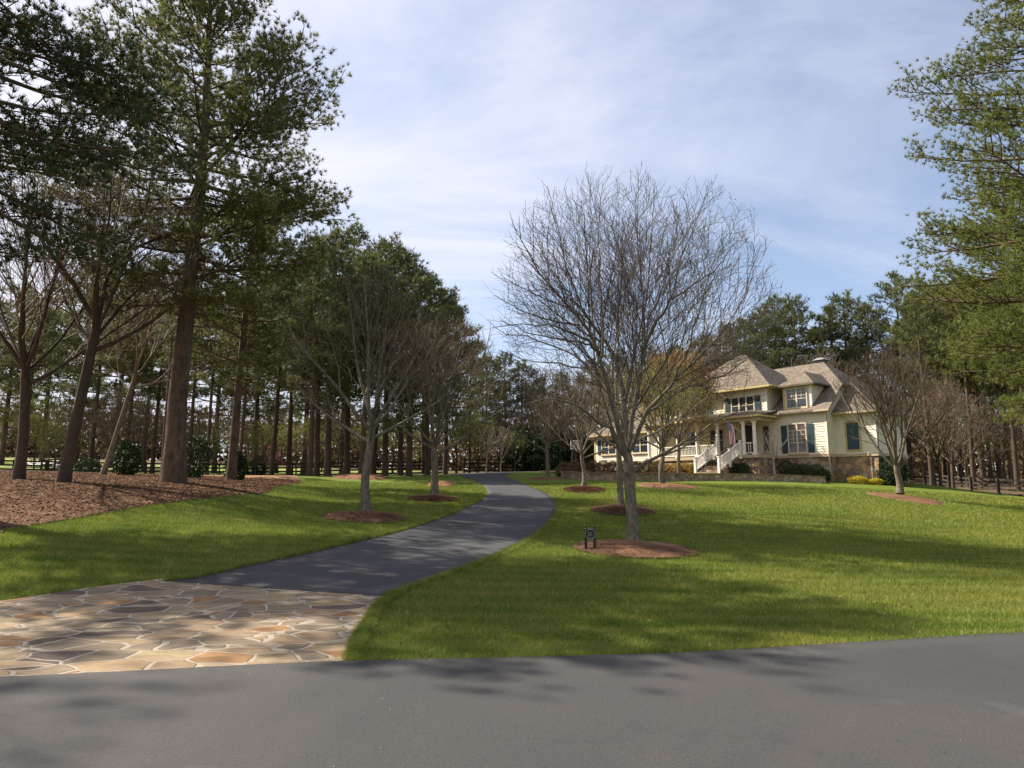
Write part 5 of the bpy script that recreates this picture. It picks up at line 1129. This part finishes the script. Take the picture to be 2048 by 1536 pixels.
b = MB(); b.tube([(.23*math.cos(a), -.28+.23*math.sin(a), 2.36) for a in np.linspace(0, 2*math.pi, 17)], [.014]*17, 6); b.build('rim', mat('rim_red', (.5, .1, .03), .5, .4), bh)
b = MB()
for a in np.linspace(0, 2*math.pi, 12, endpoint=False): b.beam((.23*math.cos(a), -.28+.23*math.sin(a), 2.36), (.13*math.cos(a+.4), -.28+.13*math.sin(a+.4), 1.96), .02, .02)
b.build('net', 'white_paint', bh)
# outbuilding beyond the crest
p = P(1122, 98); ob = empty('outbuilding', p, rad(15)); tag(ob, 'low outbuilding with grey hipped roof beyond the drive crest', 'outbuilding')
b = MB(); b.box(-3, 3, -2, 2, -.3, 1.7); b.build('wall', 'tan_trim', ob)
b = MB(); b.add([(-3.4, -2.4, 1.7), (3.4, -2.4, 1.7), (3.4, 2.4, 1.7), (-3.4, 2.4, 1.7), (-1.2, 0, 3.3), (1.2, 0, 3.3)], [(0, 1, 5, 4), (1, 2, 5), (2, 3, 4, 5), (3, 0, 4), (3, 2, 1, 0)]); b.build('roof', 'grey_roof', ob)
b = MB(); b.box(-.5, .5, -2.05, -2.003, -.2, 1.5); b.build('door', 'dark_door', ob)

# low sign on two posts
p = G(1181, 1104); sg = empty('address_sign', (p[0], p[1], p[2]), rad(-10)); tag(sg, 'low black two-post sign holding a round medallion on the lawn', 'sign')
sc_ = p[1]/1381
for s in (-1, 1):
    b = MB(); x = s*8.6*sc_; w = .03
    b.box(x-w, x+w, -w, w, -.1, .49); b.box(x-w-.012, x+w+.012, -w-.012, w+.012, .49, .51); b.lathe(x, 0, [(.03, .51), (.012, .53), (.028, .55), (.03, .565), (.012, .60)], 10); b.build('post', 'black_paint', sg)
b = MB(); N = 28
ring = [(.115*math.cos(a), -.02, .40+.105*math.sin(a)) for a in np.linspace(0, 2*math.pi, N+1)]; b.tube(ring, [.013]*(N+1), 8); b.build('medallion_ring', mat('pewter', (.2, .2, .2), .35, .6), sg)
b = MB(); V = [(.105*math.cos(2*math.pi*k/N), y, .40+.095*math.sin(2*math.pi*k/N)) for y in (-.025, .01) for k in range(N)]
b.add(V, [tuple(range(N)), tuple(range(2*N-1, N-1, -1))]+[(k, k+N, (k+1) % N+N, (k+1) % N) for k in range(N)]); b.build('medallion', 'black_paint', sg)
b = MB(); b.tube([(.05*math.cos(a), -.03, .395+.04*math.sin(a)) for a in np.linspace(.6, 5.2, 12)], [.007]*12, 6); b.tube([(-.03, -.03, .375), (.01, -.035, .40), (.05, -.03, .37)], [.008]*3, 6); b.build('emblem', 'pewter', sg)
b = MB(); b.box(-8.6*sc_+.031, 8.6*sc_-.031, .012, .024, .392, .408); b.build('crossbar', 'black_paint', sg)

# ------------------------------------------------------------------ small ground detail
def blocked(x, y):
    m = pip(x, y, road_poly) | pip(x, y, drive_poly) | pip(x, y, apron_poly) | pip(x, y, bed_poly)
    for a_, b_, rx, ry in isl: m |= ((x-a_)/(rx*.99))**2+((y-b_)/(ry*.99))**2 < 1
    return m
rg = np.random.default_rng(123)
N = 1350000
u = rg.random(N); Yg = 6.2*(40/6.2)**u
Xg = rg.uniform(-1, 1, N)*(.88*Yg+2.2)
ok = ~blocked(Xg, Yg); Xg, Yg = Xg[ok], Yg[ok]; n0_ = len(Xg)
# ragged turf edge leaning over road, drive and apron
for pl, num in ((np.array(far_edge), 60000), (np.array(resample(LD_ := ld[:9], 60))[:, :2], 16000), (np.array(resample(rd[:9], 60))[:, :2], 16000), (np.array(frs), 14000)):
    sg_ = np.linalg.norm(np.diff(pl, axis=0), axis=1); cu = np.append(0, np.cumsum(sg_)); q = rg.random(num)*cu[-1]
    ex = np.interp(q, cu, pl[:, 0]); ey = np.interp(q, cu, pl[:, 1]); ex += rg.normal(size=num)*.035; ey += rg.normal(size=num)*.035; vis = (np.abs(ex) < ey*.88+2.2) & (ey > 5)
    if num == 60000: vis &= ~pip(ex, ey, apron_poly*1.0) & ~((ex < frs[-1][0]-.02))
    Xg = np.append(Xg, ex[vis]); Yg = np.append(Yg, ey[vis])
n = len(Xg)
Zg = H(Xg, Yg)-.005; Zg[n0_:] += .012
sc = np.maximum(1, Yg/8.)
patch = .5+.5*np.sin(Xg*1.7+np.sin(Yg*2.1)*1.3)*np.sin(Yg*1.3+Xg*.4)
hgt = (.034+.020*rg.random(n)+.014*patch)*np.minimum(sc, 1.5); hgt[n0_:] *= 1.1; hgt[n0_:] += .012; wd = .0065*sc
ang = rg.random(n)*2*np.pi; ln = rg.normal(size=(n, 2))*.55*hgt[:, None]
base = np.stack([Xg, Yg, Zg], 1); sd_ = np.stack([np.cos(ang)*wd*.5, np.sin(ang)*wd*.5, np.zeros(n)], 1)
tip = base+np.stack([ln[:, 0], ln[:, 1], hgt], 1)
V = np.stack([base-sd_, base+sd_, tip], 1).reshape(-1, 3)
o = fast_mesh('grass', V, np.arange(n*3).reshape(-1, 3), 'grass_blades'); tag(o, 'short green grass blades covering the lawn', kind='stuff')
# pine straw needles and cones
def scatter_straw(name, sel, N, m, label, size, w):
    X, Y = sel(N); n = len(X); ang = rg.random(n)*6.28; L = size*rg.uniform(.5, 1.2, n)*np.maximum(1, Y/18)
    Z = H(X, Y)+.06
    for a_, b_, rx, ry in isl:
        q = np.minimum(((X-a_)/rx)**2+((Y-b_)/ry)**2, 1.001); q = np.where(q > 1, q, np.clip(q, 0, 1)); Z = np.where(q < 1, H(X, Y)+.045+.12*np.clip(1-q, 0, 1)**.9, Z)
    ww = w*np.maximum(1, Y/18)
    c = np.stack([X, Y, Z], 1); d = np.stack([np.cos(ang)*L, np.sin(ang)*L, rg.uniform(-.01, .05, n)], 1); s = np.stack([-np.sin(ang)*ww, np.cos(ang)*ww, np.zeros(n)], 1)
    V = np.stack([c-d*.5-s, c-d*.5+s, c+d*.5], 1).reshape(-1, 3); o = fast_mesh(name, V, np.arange(n*3).reshape(-1, 3), m); tag(o, label, kind='stuff')
def in_bed(N):
    Y = rg.uniform(12, 40, N); X = rg.uniform(-.9, -.2, N)*Y; k_ = pip(X, Y, bed_poly); return X[k_], Y[k_]
scatter_straw('pine_straw', in_bed, 330000, 'straw', 'loose rusty pine needles strewn over the bed', .16, .012)
def in_isl(N):
    X = []; Y = []
    for a_, b_, rx, ry in isl[:5]:
        r = np.sqrt(rg.random(N//5)); t_ = rg.random(N//5)*6.283; X.append(a_+rx*r*1.05*np.cos(t_)); Y.append(b_+ry*r*1.05*np.sin(t_))
    return np.concatenate(X), np.concatenate(Y)
scatter_straw('mulch_straw', in_isl, 120000, 'straw', 'loose rusty pine needles on the mulch mounds', .14, .007)
# cones and sweetgum balls
X, Y = in_bed(3500); n = len(X); Z = H(X, Y)+.07; C = np.stack([X, Y, Z], 1); oc = np.array([[1, 0, 0], [-1, 0, 0], [0, 1, 0], [0, -1, 0], [0, 0, 1], [0, 0, -1]], float)
sz = rg.uniform(.018, .045, (n, 1, 1))*np.array([1.3, 1, .8])*(.8+.2*(Y[:, None, None]/18)); V = (C[:, None]+oc[None]*sz).reshape(-1, 3)
fo = np.array([(0, 2, 4), (2, 1, 4), (1, 3, 4), (3, 0, 4), (2, 0, 5), (1, 2, 5), (3, 1, 5), (0, 3, 5)]); F = (np.arange(n)[:, None, None]*6+fo[None]).reshape(-1, 3)
o = fast_mesh('pine_cones', V, F, 'cone'); tag(o, 'countless small dark cones scattered on the straw bed', kind='stuff')
# specks and bits of leaf on the asphalt
n = 1500; X = rg.uniform(-8, 9, n); Y = 3.2+6*rg.random(n)**.7; k_ = pip(X, Y, road_poly); X, Y = X[k_], Y[k_]; n = len(X); C = np.stack([X, Y, H(X, Y)+.034], 1)
V, F = leaves(C, .013, rg, .5); V[:, 2] = np.clip(V[:, 2], .031, .045); o = fast_mesh('debris', V, F, 'litter'); tag(o, 'tiny pale leaf specks scattered on the road', kind='stuff')

# leaves fallen on the turf
n = 900; Y = rg.uniform(7, 30, n); X = rg.uniform(-.85, .85, n)*Y; k_ = ~blocked(X, Y); X, Y = X[k_], Y[k_]; C = np.stack([X, Y, H(X, Y)+.045], 1)
V, F = leaves(C, .04, rg, .6); V[:, 2] = np.maximum(V[:, 2], np.repeat(C[:, 2], 4)-.01); o = fast_mesh('fallen_leaves', V, F, mat('dry_leaf', (.20, .13, .07), .85, .1, island=.4)); tag(o, 'scattered dry leaves lying on the turf', kind='stuff')
